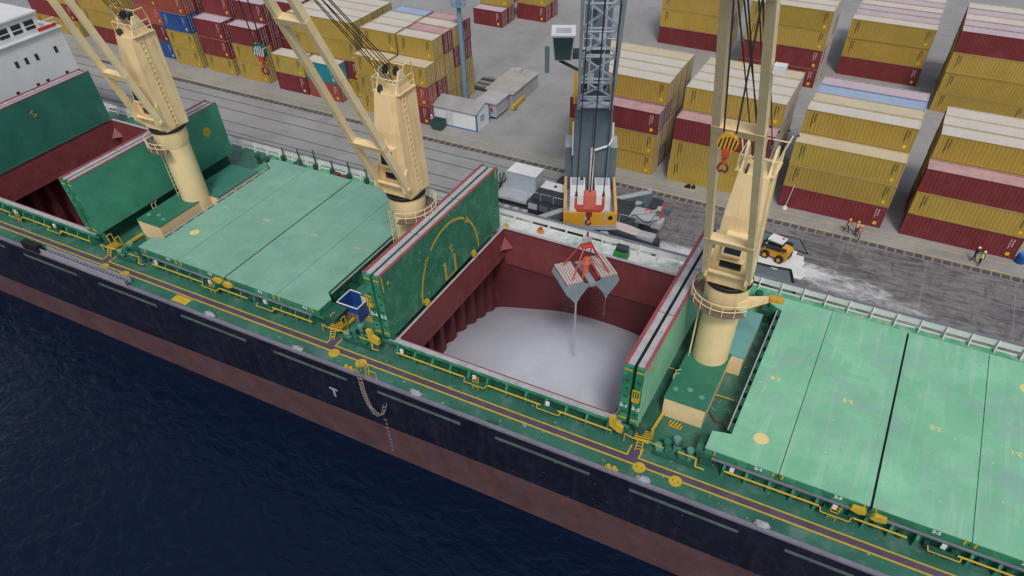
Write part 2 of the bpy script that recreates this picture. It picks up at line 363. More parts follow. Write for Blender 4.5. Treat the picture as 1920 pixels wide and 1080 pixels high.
# hold openings and deck
H = {1: (-84.4, -64.2), 3: (-24.0, -3.4)}; HY0, HY1 = -47.05, -27.45
d = MB()
def dq(x0, x1, y0, y1): d.sheet([(x0, y0, DZ), (x1, y0, DZ), (x1, y1, DZ), (x0, y1, DZ)])
dq(-108, 45, YN, HY0); dq(-108, H[1][0], HY0, HY1); dq(H[1][1], H[3][0], HY0, HY1); dq(H[3][1], 45, HY0, HY1); dq(-108, 45, HY1, YF)
d.sheet([(x, y, DZ) for x, y in outl[:3]+outl[10:]]); d.sheet([(x, y, DZ) for x, y in outl[3:10]])
part('main_deck', d, deck_g, ship)
for ea, eb in ((-60, -27), (-1, 45)): part('side_deck', MB().sheet([(ea, -27.3, DZ+.006), (eb, -27.3, DZ+.006), (eb, YF+.1, DZ+.006), (ea, YF+.1, DZ+.006)]), deck_gl, ship)
part('side_deck', MB().sheet([(-27, -27.3, DZ+.006), (-1, -27.3, DZ+.006), (-1, YF+.1, DZ+.006), (-27, YF+.1, DZ+.006)]), deck_dust, ship, 'side deck strip covered with white cargo dust beside the open hold')
# rubbing strips on the near hull side
x = -96.
while x < 40:
    ln = 8.6
    part('rubbing_strip', MB().box(x, x+ln, YN-.06, YN+.02, 2.72, 2.98), strip_m, ship); x += ln+3.4
# walkway with yellow lines and side branches
zw = DZ+.012
w = MB().sheet([(-106, -49.86, zw), (44, -49.86, zw), (44, -49.2, zw), (-106, -49.2, zw)])
brs = [-60.9, -30.65, -.75, 29.4]
for b in brs: w.sheet([(b-.42, -49.2, zw), (b+.42, -49.2, zw), (b+.42, -48.1, zw), (b-.42, -48.1, zw)])
wk = part('walkway', w, purple, ship)
ln = MB(); zl = zw+.006
def seg(x0, x1, y0, y1): ln.box(x0, x1, y0, y1, DZ+.002, zl)
seg(-106, 44, -49.98, -49.83)
xs = [-106]+sum([[b-.42, b+.42] for b in brs], [])+[44]
for a, b in zip(xs[::2], xs[1::2]): seg(a-(.13 if a > -106 else 0) + (.13 if a > -106 else 0), b, -49.27, -49.13)
for b in brs: seg(b-.55, b-.42, -49.13, -48.1); seg(b+.42, b+.55, -49.13, -48.1)
part('walkway_line', ln, yel, wk)
for x in (-60.15, -57.1, -29.65, -26.6, .1, 3.05, 33):
    o = part('manhole_cover', MB().disc((x, -50.05, DZ), .52, 24, .05), yel, ship)
    part('lid_bolt', MB().disc((x-.22, -50.05, DZ+.05), .06, 8, .02).disc((x+.22, -50.05, DZ+.05), .06, 8, .02), dark_g, o)
part('deck_marking', MB().box(-49.4, -47.4, -51.0, -50.1, DZ, DZ+.008), yel, ship, 'solid yellow rectangle painted at the deck edge')
# mooring fairleads and small edge fittings
for x, hh in ((-20.0, .55), (-43.9, .6), (.85, .5), (9.9, .6), (-71, .6), (-33, .4)):
    f = MB(); f.lathe((0, 0, 0), [(.02, hh*.8), (.3, hh*.72), (.5, hh*.45), (.62, .02)], 14)
    rr_ = random.Random(int(x*7)); f.v = [(x+a_*1.05+rr_.uniform(-.12, .12), -51.12+b_*.42, DZ+.1+max(0, c_+rr_.uniform(-.15, .12))) for a_, b_, c_ in f.v]
    part('fairlead_cover', f, M('grey_white_canvas', (.34, .35, .39), .9, .2, 2.5), ship, smooth=True)
for x in (-27.4, -2.05, -12.7, -62):
    f = MB(); f.disc((x, -51.1, DZ), .16, 10, .3); f.disc((x+.5, -51.1, DZ), .16, 10, .3); f.box(x-.3, x+.8, -51.25, -50.95, DZ, DZ+.05)
    part('mooring_bollard', f, dark_g if x in (-12.7, -62) else yel, ship)
# far bulwark: plate above a freeing gap, stays, top rail
bw = thing('bulwark', (-28, YF, DZ), None, None); bw.parent = ship; bw.location = Vector((-28, YF, DZ))-ship.location
part('bulwark_plate', MB().box(-92, 45, YF-.03, YF+.05, DZ+.5, DZ+1.22), bul_w, bw)
part('bulwark_foot', MB().box(-92, 45, YF-.03, YF+.05, DZ-.02, DZ+.14), bul_w, bw)
part('top_rail', MB().box(-92, 45, YF-.12, YF+.14, DZ+1.223, DZ+1.29), rail_grey, bw)
sm = MB(); sm.prism([(0, 1.2), (-.16, 1.2), (-.52, .14), (-.52, 0), (0, 0)], 0, -.045, .045); sme = sm.mesh('stay', bul_w)
for i in range(64):
    x = -90.6+i*2.12; link('stay', sme, bw, (x+28, -.035, 0))
fm = MB().box(-.09, .09, -.08, .08, 0, .07).mesh('stay_foot', black)

# ---- hatch coamings
def coaming(mid, x0, x1, opened):
    """green box around the hatch with a top flange, outside stays and yellow pipe rail"""
    c = link('hatch_coaming', None, ship, Vector((mid, YC, DZ))-ship.location)
    zt = DZ+1.55
    for q4 in ((x0, x1, HY0-.25, HY0-.12), (x0, x1, HY1+.12, HY1+.25), (x0-.25, x0-.12, HY0-.25, HY1+.25), (x1+.12, x1+.25, HY0-.25, HY1+.25)):
        part('coaming_plate', MB().box(*q4, DZ, zt), stay_g if not opened else dark_g, c)
    t = MB().box(x0-.9, x1+.9, HY0-.66, HY0, zt, zt+.07); part('far_flange', MB().box(x0-.9, x1+.9, HY1, HY1+.5, zt, zt+.07), steel_g, c)
    part('coaming_flange', t, rail_grey if not opened else steel_g, c)
    for ea, eb in ((x0-.34, x0), (x1, x1+.34)): part('end_flange', MB().box(ea, eb, HY0+.001, HY1-.001, zt, zt+.07), steel_g if opened else dark_g, c)
    lip = MB().box(x0-1.6, x1+1.6, HY0-.73, HY0-.661, zt-.22, zt+.09); part('flange_edge', lip, edge_g, c)
    sg = MB().prism([(HY0-.26, DZ), (HY0-.26, zt-.001), (HY0-.66, zt-.001), (HY0-.72, zt-.23), (HY0-1.02, DZ+.9), (HY0-1.05, DZ)], 0, -.10, .10)
    sme_ = sg.mesh('stay', stay_g); sme_.transform(Matrix.Translation((0, -YC, -DZ)))
    k = int((x1-x0)/1.72)
    for i in range(k+1): link('stay', sme_, c, (x0+.1+(x1-x0-.2)*i/k-mid, 0, 0))
    # yellow pipe rail with two stepped-out platforms
    for a, e in ((x0+.2, x0+7.2), (x0+9.6, x0+13.2 if not opened else x1-6.0)): 
        part('pipe_rail', MB().tube((a, HY0-1.18, DZ+.95), (e, HY0-1.18, DZ+.95), .075, 8), yel, c)
    part('pipe_rail', MB().tube((x1-4.4, HY0-1.18, DZ+.95), (x1+.4, HY0-1.18, DZ+.95), .075, 8), yel, c)
    for px in (x0+8.4, x1-5.2):
        p = MB().box(px-1., px+1., HY0-1.5, HY0-.97, DZ+.72, DZ+.77); part('step_grating', p, dark_g, c)
        part('pipe_rail', MB().path([(px-1.1, HY0-1.18, DZ+.95), (px-1., HY0-1.52, DZ+.8), (px+1., HY0-1.52, DZ+.8), (px+1.1, HY0-1.18, DZ+.95)], .045, 6), yel, c)
    # yellow rung ladder
    lx = x0+7.9+(x1-x0)*.02
    l = MB()
    for s_ in (-.28, .28): l.tube((lx+s_, HY0-1.22, DZ), (lx+s_, HY0-1.0, zt-.2), .04, 6)
    for i in range(5): l.tube((lx-.28, HY0-1.2+.03*i, DZ+.25+.27*i), (lx+.28, HY0-1.2+.03*i, DZ+.25+.27*i), .035, 6)
    part('rung_ladder', l, yel, c)
    for px in (x0+.7, x0+8.2, x1-5.4):
        part('deck_light', MB().box(px-.16, px+.16, HY0-1.1, HY0-.96, DZ+1.0, DZ+1.4), white, c)
    # row of hydraulic cleats under the flange
    cl = MB()
    for i in range(int((x1-x0)/1.72)): cl.box(x0+.7+i*1.72, x0+1.0+i*1.72, HY0-.75, HY0-.3, DZ+.05, DZ+.35+.3*random.random())
    part('pipe_fittings', cl, dark_g, c, kind='stuff')
    return c
coam = {}
for i, (mid, a, b_, op) in {1: (-74.5, -84.4, -64.2, 1), 2: (-44.25, -54.6, -33.8, 0), 3: (-14.0, -24., -3.4, 1), 4: (16.28, 5.95, 26.8, 0)}.items(): coam[i] = coaming(mid, a, b_, op)

# ---- open holds
def hold(k):
    x0, x1 = H[k]; h = link('cargo_hold', None, ship, Vector(((x0+x1)/2, YC, WZ))-ship.location)
    zt = DZ+1.62; zb = 1.25; xl, xr = x0-2.2, x1+2.2
    for q6 in ((x0, x1, HY1, HY1+.118, zb, zt+.001), (x0, x1, HY0-.118, HY0, zb, zt+.001), (x0-.118, x0, HY0, HY1, zb+1.2, zt+.001), (x1, x1+.118, HY0, HY1, zb+1.2, zt+.001)):
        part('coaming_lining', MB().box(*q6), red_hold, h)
    for ea, eb in ((x0-.1, x0+.04), (x1-.04, x1+.1)): part('lining_ledge', MB().box(ea, eb, HY0, HY1, zb+1.05, zb+1.19), red_hold, h)
    # bolt holes along the lining
    for i in range(13): part('lining_hole', MB().box(x0, x0+.012, HY0+1.2+i*1.45, HY0+1.36+i*1.45, zb+1.75, zb+1.9), black, h)
    # corner gusset
    for yy in (HY1,):
        g_ = MB(); g_.add([(x0+.005, yy-.005, zt-1.0), (x0+1.0, yy-.005, zt-2.1), (x0+.005, yy-1.0, zt-2.1)], [(0, 1, 2)]); part('corner_gusset', g_, M('pale_red_paint', (.25, .065, .07), .6), h)
    # topside slopes and side plating
    s_ = MB()
    s_.sheet([(xl, HY1+.1, zb+1.2), (xr, HY1+.1, zb+1.2), (xr, -26.4, -11), (xl, -26.4, -11)])
    s_.sheet([(xl, HY0-.1, zb), (xr, HY0-.1, zb), (xr, -50.8, -2.6), (xl, -50.8, -2.6)]); s_.sheet([(xl, -50.8, -2.6), (xr, -50.8, -2.6), (xr, -50.8, -11), (xl, -50.8, -11)])
    s_.sheet([(xl, HY0-.2, zb+1.05), (x0, HY0-.2, zb+1.05), (x0, HY1+.2, zb+1.05), (xl, HY1+.2, zb+1.05)]); s_.sheet([(xr, HY0-.2, zb+1.05), (x1, HY0-.2, zb+1.05), (x1, HY1+.2, zb+1.05), (xr, HY1+.2, zb+1.05)])
    s_.sheet([(xl, -51, -10.9), (xr, -51, -10.9), (xr, -24, -10.9), (xl, -24, -10.9)])
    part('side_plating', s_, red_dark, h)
    # corrugated transverse bulkheads
    for nm, xb, sg in (('corrugated_bulkhead', xl, 1), ('corrugated_bulkhead', xr, -1)):
        c_ = MB(); y = -51.; pts = []
        while y < -24:
            for dy, dx in ((0, 0), (.75, 0), (1.05, .9), (1.8, .9)): pts.append((xb+sg*dx, y+dy))
            y += 2.1
        vs = [(a, b2, -11) for a, b2 in pts]+[(a, b2, zb+1.05) for a, b2 in pts]; m_ = len(pts)
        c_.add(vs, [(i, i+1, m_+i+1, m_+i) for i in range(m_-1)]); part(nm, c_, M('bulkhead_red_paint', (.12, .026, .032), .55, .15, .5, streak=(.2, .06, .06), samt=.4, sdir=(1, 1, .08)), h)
    return h
hold(1); hold(3)

# ---- closed hatch covers, four panels each
def cover_closed(mid, num, mat, txtmat, discs):
    hc = link('hatch_cover', None, ship, Vector((mid, YC, DZ+1.62))-ship.location)
    hc['label'] = 'closed bright mint-green hatch cover with yellow discs at right' if num == 2 else 'closed dull green hatch cover between the left and middle cranes'
    y0, y1 = -47.75, -27.05; zb, zt = DZ+1.66, DZ+2.25
    xs_ = [(-11.5, -6.48), (-6.42, -.09), (.09, 6.42), (6.48, 11.1)]
    for i, (a, b) in enumerate(xs_):
        a += mid; b += mid
        if i == 0: poly = [(a-.5, y0), (b, y0), (b, y1), (a-.3, y1), (a-.3, y1-1.3), (a+.9, y1-1.9), (a+.9, y0+2.2), (a-.5, y0+1.9)]
        elif i == 3: poly = [(a, y0), (b+.5, y0), (b+.5, y0+1.9), (b-.4, y0+2.6), (b-.4, y1-1.9), (b+.4, y1-1.3), (b+.4, y1), (a, y1)]
        else: poly = [(a, y0), (b, y0), (b, y1), (a, y1)]
        p = MB().prism(poly, 2, zt-.08, zt); pp_ = part('cover_panel', p, mat, hc)
        p2 = [(min(max(px, a+.02), b-.02) if 0 < i < 3 else px+(.02 if px < mid else -.02), py+(.03 if py < YC else -.03)) for px, py in poly]
        part('panel_skirt', MB().prism(p2, 2, zb, zt-.082), edge_g, pp_)
        txt = f'{num}-{4-i}'
        tx = (a+b)/2
        put_text(txt, .62, txtmat, pp_, frame((tx, YC-.6, zt+.008), (-1, 0, 0), (0, -1, 0)))
        put_text(txt, .42, white, pp_, frame((tx+1.1, y0+.022, (zb+zt)/2-.04), (1, 0, 0), (0, 0, 1)))
        # yellow lift marks down the near edge
        for mx in (a+.3, b-.3): part('edge_mark', MB().box(mx-.07, mx+.07, y0-.012, y0+.02, zb+.05, zt+.004), yel, pp_)
        # raised seam bar near each joint
        if i in (1, 2): 
            sx = b-.35 if i == 1 else a+.35
            part('seam_bar', MB().box(sx-.16, sx+.16, y0+.4, y1-.4, zt, zt+.012), mat, pp_)
    for dx, dy in discs: part('yellow_disc', MB().disc((mid+dx, dy, zt), .58 if num == 2 else .5, 24, .009), yel_pale, hc)
    for k in range(11):
        yy = y0+3.0+k*1.55
        for ex, sg in ((mid-10.62, -1), (mid+10.72, 1)): part('edge_cleat', MB().prism([(yy-.5, zt-.12), (yy+.5, zt-.12), (yy+.12, zb-.5), (yy-.12, zb-.5)], 0, min(ex, ex+sg*.34), max(ex, ex+sg*.34)), dark_g, hc)
    for ex in (mid-10.98, mid+11.05): part('edge_rod', MB().tube((ex, y0+2.6, zt-.06), (ex, y1-2.0, zt-.06), .06, 6), steel_g, hc)
    # black gasket under the joints and side roller rail
    part('joint_gasket', MB().box(mid-.088, mid+.088, y0+.1, y1-.1, zb, zt-.1), black, hc)
    part('roller_rail', MB().box(mid-11.3, mid+11, y0-.42, y0-.28, DZ+1.63, DZ+1.78), rail_grey, hc)
    # yellow hydraulic hinge arms at the middle joint
    ha = MB(); 
    for sg in (-1, 1):
        ha.prism([(mid+sg*.1, zb+.1), (mid+sg*.35, zb+.5), (mid+sg*1.15, zb+.42), (mid+sg*1.25, zb+.12), (mid+sg*.6, zb-.05)], 1, y0-.55-(.12 if sg > 0 else 0), y0-.2-(.12 if sg > 0 else 0))
    part('hinge_arm', ha, yel, hc)
    part('hinge_pin', MB().tube((mid, y0-.75, zb+.15), (mid, y0-.1, zb+.15), .14, 10), dark_g, hc)
    return hc
cover_closed(16.28, 2, mint, yel_pale, [(-8.45, -45.0), (9.4, -30.2)])
cover_closed(-44.25, 4, mint_l, M('dusty_pink_print', (.52, .46, .40), .7), [(-8.6, -43.2)])
# triangular dark end brackets under the cover ears
for (ex, ey) in ((4.6, -47.2), (-57.0, -47.2), (-32.0, -47.0), (4.9, -28.2)):
    e = MB(); e.hexa([(ex-.7, ey-.5, DZ+.9), (ex+.7, ey-.5, DZ+.9), (ex+.7, ey+.9, DZ+.9), (ex-.7, ey+.9, DZ+.9)], [(ex-1., ey-.6, DZ+1.6), (ex+1., ey-.6, DZ+1.6), (ex+1., ey+1.4, DZ+1.6), (ex-1., ey+1.4, DZ+1.6)])
    e.box(ex-.5, ex+.5, ey-.4, ey+.6, DZ, DZ+.9); part('end_bracket', e, dark_g, ship)

# ---- folded hatch covers standing upright: two leaves back to back
def cover_folded(xa, top, face, label, bright):
    """xa: x of the hold-side (or left) face; leaves 0.75 thick with a dark gap"""
    hc = link('folded_hatch_cover', None, ship, Vector((xa, YC, DZ+1.7))-ship.location); hc['label'] = label
    y0, y1 = -47.75, -27.45; zb = DZ+1.95
    for j, (a, b) in enumerate(((xa, xa+.80), (xa+.94, xa+1.72))):
        lf = MB().box(a+.06, b-.06, y0+.02, y1-.02, zb, top-.10)
        leaf = part('cover_leaf', lf, edge_g, hc)
        out_l = j == 0
        fx = (a, a+.058) if out_l else (b-.058, b)
        ml = bright if not (j == 0 and bright is mint) else edge_g
        part('skin_plate', MB().box(fx[0], fx[1], y0, y1, zb-.05, top), ml, leaf)
        gx = (a+.06, b-.24) if not out_l else (a+.24, b-.06)
        segs = 3
        for k in range(segs):
            ya = y0+.25+(y1-y0-.5)*k/segs; yb = y0+.25+(y1-y0-.5)*(k+1)/segs-.14
            part('seal_channel', MB().box(gx[0], gx[1], ya, yb, top-.098, top-.02), steel_g, leaf)
        rx = (a-.03, a+.22) if out_l else (b-.22, b+.03)
        part('red_flange', MB().box(rx[0], rx[1], y0+.03, y1-.03, top+.001, top+.04), red_edge, leaf)
        for (m0, m1) in ((top-.55, top-.4), (zb+.35, zb+.5)):
            part('edge_mark', MB().box(a+.1, b-.1, y0-.002, y0+.019, m0, m1), yel, leaf)
        # stiffener slots on the end plate
        for k in range(5): part('end_slot', MB().box(a+.22+.1*(k % 2), b-.24, y0+.004, y0+.019, zb+1.0+k*.85, zb+1.22+k*.85), dark_g, leaf)
    part('gap_seal', MB().box(xa+.805, xa+.935, y0+.3, y1-.3, top-.5, top-.15), black, hc)
    # pivot arms below
    pv = MB(); pv.bar((xa+.4, y0+.35, DZ+.9), (xa+.4, y0+.35, zb+.2), .6, .5); pv.bar((xa+2.1, y0+.4, DZ+.9), (xa+1.3, y0+.4, zb+.1), .45, .4)
    pv.bar((xa+.4, y1-.35, DZ+.9), (xa+.4, y1-.35, zb+.2), .6, .5); part('pivot_arm', pv, dark_g, hc)
    return hc
XL = -26.22
fl = cover_folded(XL, 12.55, 'L', 'tall folded hatch cover with yellow half circle beside the grab', cover_g)
fr = cover_folded(-2.85, 12.0, 'R', 'folded hatch cover beside the right crane, red-edged top', mint)
cover_folded(-64.1, 12.0, 'R1', 'folded hatch cover with a yellow disc behind the left crane', M('teal_green_paint', (.06, .30, .20), .5, .15, .4))
cover_folded(-86.0, 12.0, 'L1', 'big folded hatch cover in front of the white superstructure', M('deep_teal_green_paint', (.03, .17, .13), .5, .15, .4, dirt=(.06, .22, .17), damt=.5))
# painted winching circle and letter on the left leaf
XF = XL+1.72+.004
arc = MB(); n = 26
for i in range(n):
    if i in (7, 18): continue
    a0, a1 = math.pi*i/n, math.pi*(i+1)/n
    pp_ = [( -37.25-r_*math.cos(a)*.985, 6.15+r_*math.sin(a)*1.02) for r_, a in ((5.18, a0), (5.42, a0), (5.42, a1), (5.18, a1))]
    arc.prism(pp_, 0, XF-.003, XF+.006)
part('painted_half_circle', arc, yel, fl)
put_text('10', .75, yel, fl, frame((XF, -41.1, 9.85), (0, .6, .8), (0, -.8, .6)))
put_text('12', .75, yel, fl, frame((XF, -33.9, 10.2), (0, .75, -.66), (0, .66, .75)))
put_text('3-4', .72, yel, fl, frame((XF, -36.95, 8.8), (0, .25, -.97), (0, .97, .25)))
hm_ = MB(); hm_.box(XF-.003, XF+.006, -38.45, -38.12, 6.0, 8.0); hm_.box(XF-.003, XF+.006, -36.7, -36.37, 6.0, 8.0); hm_.box(XF-.003, XF+.006, -38.1, -36.72, 6.0, 6.14)
part('painted_letter', hm_, yel, fl)
eb = MB().box(XF-.003, XF+.006, -47.55, -47.4, 10.9, 12.45).box(XF-.003, XF+.006, -27.9, -27.75, 11.4, 12.45); eb.prism([(-46.75+.17*math.cos(k), 11.4+.17*math.sin(k)) for k in [i*.63 for i in range(10)]], 0, XF-.003, XF+.006)
part('painted_edge_bar', eb, yel, fl)
for yy in (-42.0, -33.2): part('locking_clip', MB().box(XF, XF+.3, yy-.25, yy+.25, 5.75, 6.15).box(XF+.05, XF+.2, yy-.4, yy+.1, 6.15, 6.4), yel, fl)
# arcs on the right leaf's bright face
XR = -2.85+1.72+.004; ar = MB(); n = 14
for i in range(n):
    a0, a1 = math.pi*(.05+.55*i/n), math.pi*(.05+.55*(i+1)/n)
    ar.prism([(-44.6-r_*math.cos(a), 12.0-r_*math.sin(a)) for r_, a in ((1.9, a0), (2.1, a0), (2.1, a1), (1.9, a1))], 0, XR-.003, XR+.006)
part('painted_arc', ar, yel, fr)
# end details of folded pairs: yellow step bracket, white numbers
for hc, xa, tz, nn in ((fr, -2.85, 12.0, ('3-1', '3-2')), (fl, XL, 12.55, ('3-4', '3-3'))):
    zb = tz-3.0; yy = -47.75
    xx = xa+1.0 if hc is fr else xa+.1
    st = MB(); st.box(xx, xx+.6, yy-.34, yy-.28, zb+.9, zb+1.0); st.box(xx, xx+.6, yy-.34, yy-.28, zb, zb+.12); st.box(xx+.02, xx+.58, yy-.36, yy-.02, zb-.25, zb-.02)
    for k in range(4): st.box(xx+.18*k, xx+.18*k+.06, yy-.34, yy-.28, zb+.12, zb+.9)
    part('step_bracket', st, yel, hc)
    for j in (0, 1): put_text(nn[j], .5, white, hc, frame((xa+.37+.98*j, yy+.015, tz-4.3), (1, 0, 0), (0, 0, 1)))
    sa = MB(); sa.prism([(xa-.35, DZ+1.75), (xa-.45, DZ+2.7), (xa+.05, DZ+2.75), (xa+.15, DZ+2.2), (xa+.75, DZ+1.9), (xa+.75, DZ+1.35), (xa+.4, DZ+1.3)], 1, -48.5, -48.15); part('stopper_arm', sa, yel, hc)
put_text('1-1', .7, yel, ship, frame((-84.27, -36.6, 10.2), (0, .5, -.86), (0, .86, .5)))
part('yellow_disc', MB().prism([(-30.1+.55*math.cos(k*.42), 9.6+.55*math.sin(k*.42)) for k in range(15)], 0, -62.382, -62.37), yel, ship)

# ---- machinery between hatches: deck house, vents, valve group, striped platform, yellow barrier
hazard_b = M('black_stripe', (.02, .02, .02), .6)
for cx in (-59.05, -29.0, 1.45):
    dh = link('winch_house', None, ship, Vector((cx, YC, DZ))-ship.location); dh['label'] = 'low cream deck house with dark green roof around crane pedestal'
    x0, x1 = cx-1.7, cx+1.7
    part('house_wall', MB().box(x0, x1, -43.95, -36.6, DZ, DZ+2.05), cream, dh); part('house_wall', MB().box(x0+.4, x1+1.1, -36.599, -29.9, DZ, DZ+1.85), cream, dh)
    part('house_roof', MB().box(x0+.35, x1+1.15, -36.54, -29.85, DZ+1.852, DZ+1.92), M('teal_roof_paint', (.16, .36, .33), .5, .1, .4) if cx > 0 else M('dark_teal_roof', (.05, .20, .15), .5, .1, .4), dh)
    part('house_roof', MB().box(x0-.06, x1+.06, -44.02, -36.55, DZ+2.052, DZ+2.12), M('house_roof_green', (.03, .17, .11), .5, .12, .3, dirt=(.06, .24, .18), damt=.5), dh)
    for k in range(3): part('roof_vent', MB().disc((x0+.5+k*1.1, -42.7+(k % 2)*.4, DZ+2.12), .24, 14, .05), M('faded_green_disc', (.12, .33, .26), .6), dh)
    la = MB()
    for s_ in (0, .5): la.path([(x0-.08, -41.6+s_, DZ+.2), (x0-.08, -41.6+s_, DZ+2.6), (x0+.3, -41.6+s_, DZ+2.9)], .035)
    for k in range(5): la.tube((x0-.08, -41.6, DZ+.5+k*.4), (x0-.08, -41.1, DZ+.5+k*.4), .03, 5)
    part('roof_ladder', la, cream2, dh)
    hz = MB().box(x0+.9, x0+2.0, -44.9, -44.4, DZ, DZ+.2); part('hazard_step', hz, yel, dh)
    hz = MB()
    for k in range(4): hz.prism([(x0+.95+k*.27, -44.9), (x0+1.05+k*.27, -44.9), (x0+1.2+k*.27, -44.4), (x0+1.1+k*.27, -44.4)], 2, DZ+.2, DZ+.206)
    part('hazard_stripe', hz, hazard_b, dh)
    part('yellow_post', MB().bar((x0+.2, -44.2, DZ+.5), (x0-.1, -47.4, DZ+.25), .22, .22), yel, dh)
    # cross pipes on deck to the next coaming
    part('deck_pipe', MB().tube((x1, -40, DZ+.3), (x1+1.6, -40, DZ+.3), .06), yel, dh); part('deck_pipe', MB().tube((x0-1.9, -38.6, DZ+.3), (x0, -38.6, DZ+.3), .06), yel, dh)
    part('deck_hose', MB().path([(x1+.1, -42, DZ+.12), (x1+.9, -42.9, DZ+.12), (x1+1.4, -42.6, DZ+.12), (x1+1.9, -43.3, DZ+.12)], .06), red_dk, dh)
    # striped platform with handrails at the walkway branch
    bx = cx-2.15
    sp_ = link('striped_platform', None, ship, Vector((bx, -47.6, DZ))-ship.location)
    part('platform_deck', MB().box(bx-.55, bx+.75, -48.1, -46.9, DZ+.75, DZ+.82), yel, sp_)
    s2 = MB()
    for k in range(5): s2.prism([(bx-.55, -47.95+k*.24), (bx+.75, -47.75+k*.24), (bx+.75, -47.66+k*.24), (bx-.55, -47.86+k*.24)], 2, DZ+.82, DZ+.828)
    part('hazard_stripe', s2, hazard_b, sp_)
    hr = MB()
    for yy in (-46.85, ):
        for xx in (bx-.5, bx+.7): hr.path([(xx, yy, DZ), (xx, yy, DZ+1.75), (xx, yy-.55, DZ+1.75), (xx, yy-.55, DZ+.8)], .05)
    hr.path([(bx-.55, -48.1, DZ+.8), (bx-1.3, -48.0, DZ+.85), (bx-1.3, -48.0, DZ)], .05); hr.path([(bx+.75, -48.0, DZ+.95), (bx+2.0, -48.1, DZ+.95)], .05)
    part('platform_rail', hr, yel, sp_)
    ll = MB()
    for s_ in (-.25, .25): ll.tube((bx+.1+s_, -48.55, DZ), (bx+.1+s_, -48.1, DZ+.75), .04)
    for k in range(3): ll.tube((bx-.15, -48.45+.13*k, DZ+.2+.22*k), (bx+.35, -48.45+.13*k, DZ+.2+.22*k), .035)
    part('step_ladder', ll, yel, sp_)
    # group of green vents and valves
    for k in range(6):
        vx = bx+1.5+k*.62; vy = -47.9+.35*(k % 3); hh = .7+.35*((k*7) % 3)
        v = MB(); v.disc((vx, vy, DZ), .2, 10, hh); v.disc((vx, vy, DZ+hh), .3, 10, .22); v.box(vx-.12, vx+.42, vy-.12, vy+.12, DZ+.3, DZ+.5)
        part('deck_vent', v, stay_g if k % 2 else M('pale_green_steel', (.10, .30, .24), .5), ship)
    part('valve_wheel', MB().lathe((bx+2.9, -47.2, DZ+1.0), [(.28, 0), (.34, .04), (.28, .08)], 12), black, ship)
    part('valve_manifold', MB().box(bx+1.2, bx+5.0, -48.35, -48.15, DZ+.15, DZ+.35).box(bx+1.4, bx+4.6, -47.0, -46.8, DZ+.3, DZ+.5), dark_g, ship)
    part('yellow_pipe', MB().path([(bx+3.1, -48.0, DZ+1.), (bx+4.6, -48.05, DZ+1.), (bx+4.7, -48.4, DZ+.5), (bx+5.4, -48.4, DZ+.5)], .06), yel, ship)
    # vents by the far side
    for k in range(3):
        v = MB(); vx = cx-1.4+k*1.5; v.disc((vx, -25.6, DZ), .26, 10, .8); v.lathe((vx, -25.6, DZ+.8), [(.26, 0), (.42, .12), (.38, .35), (.02, .45)], 12); part('deck_vent', v, dark_g, ship)
    part('orange_winch', MB().disc((cx+2.9, -26.3, DZ), .45, 12, .5).box(cx+1.9, cx+2.6, -26.8, -25.9, DZ, DZ+.7), orange, ship)
    part('yellow_bitt', MB().disc((cx+4.2, -25.6, DZ), .3, 12, .9).box(cx+4.4, cx+5.3, -26.0, -25.3, DZ, DZ+.35), yel, ship)
# yellow gate above the hull ladder
for xx in (-26.0, -25.0): part('boarding_gate', MB().path([(xx, -51.3, DZ), (xx, -51.3, DZ+1.15), (xx, -50.9, DZ+1.15), (xx, -50.9, DZ)], .045), yel, ship)
part('boarding_gate', MB().path([(-24.7, -51.3, DZ), (-24.7, -51.3, DZ+1.), (-23.9, -51.3, DZ+1.), (-23.9, -51.3, DZ)], .04), yel, ship)
gw_ = thing('gangway', (-61.5, -51.2, DZ), 'pale stowed gangway ladder lying along the deck edge at left', 'gangway')
part('gangway_side', MB().box(-68, -55, -51.5, -51.44, DZ+.1, DZ+.75), M('dull_aluminium', (.33, .33, .38), .5), gw_); part('gangway_side', MB().box(-68, -55, -50.8, -50.74, DZ+.1, DZ+.75), M('dull_aluminium', (.33, .33, .38), .5), gw_)
for k in range(26): part('gangway_tread', MB().box(-67.9+k*.5, -67.6+k*.5, -51.43, -50.81, DZ+.2, DZ+.26), rail_grey, gw_)
part('davit_frame', MB().box(-71, -68.4, -51.6, -50.9, DZ+.02, DZ+.9), black, ship)
# painted T on the hull and draught ticks
put_text('T', 1.5, M('white_hull_letter', (.36, .38, .43), .6), ship, frame((-29.55, YN-.012, .15), (1, 0, 0), (0, 0, 1)), bold=.05)
dm = MB()
for k in range(9): dm.box(-24.05+(k % 2)*.05, -23.75, YN-.018, YN-.008, -5.4+k*.55, -5.2+k*.55)
part('draught_marks', dm, M('faint_hull_print', (.20, .18, .22), .7), ship)
# far side deck gear between hatch 1 and 2 and on hatch 2
for i in range(9):
    x = -58+i*2.6; part('railing_post', MB().tube((x, YF-.5, DZ), (x, YF-.5, DZ+1.7+.4*(i % 3)), .09).box(x-.2, x+.2, YF-.9, YF-.4, DZ, DZ+.7), dark_g, ship)
part('mooring_winch', MB().disc((-47.5, -25.0, DZ), .5, 12, .9).box(-49, -48.2, -25.5, -24.5, DZ, DZ+1.0), red_dk, ship)
part('mooring_winch', MB().disc((-53.5, -25.2, DZ), .5, 12, .9).box(-55.4, -54.2, -25.7, -24.5, DZ, DZ+.9), dark_g, ship)

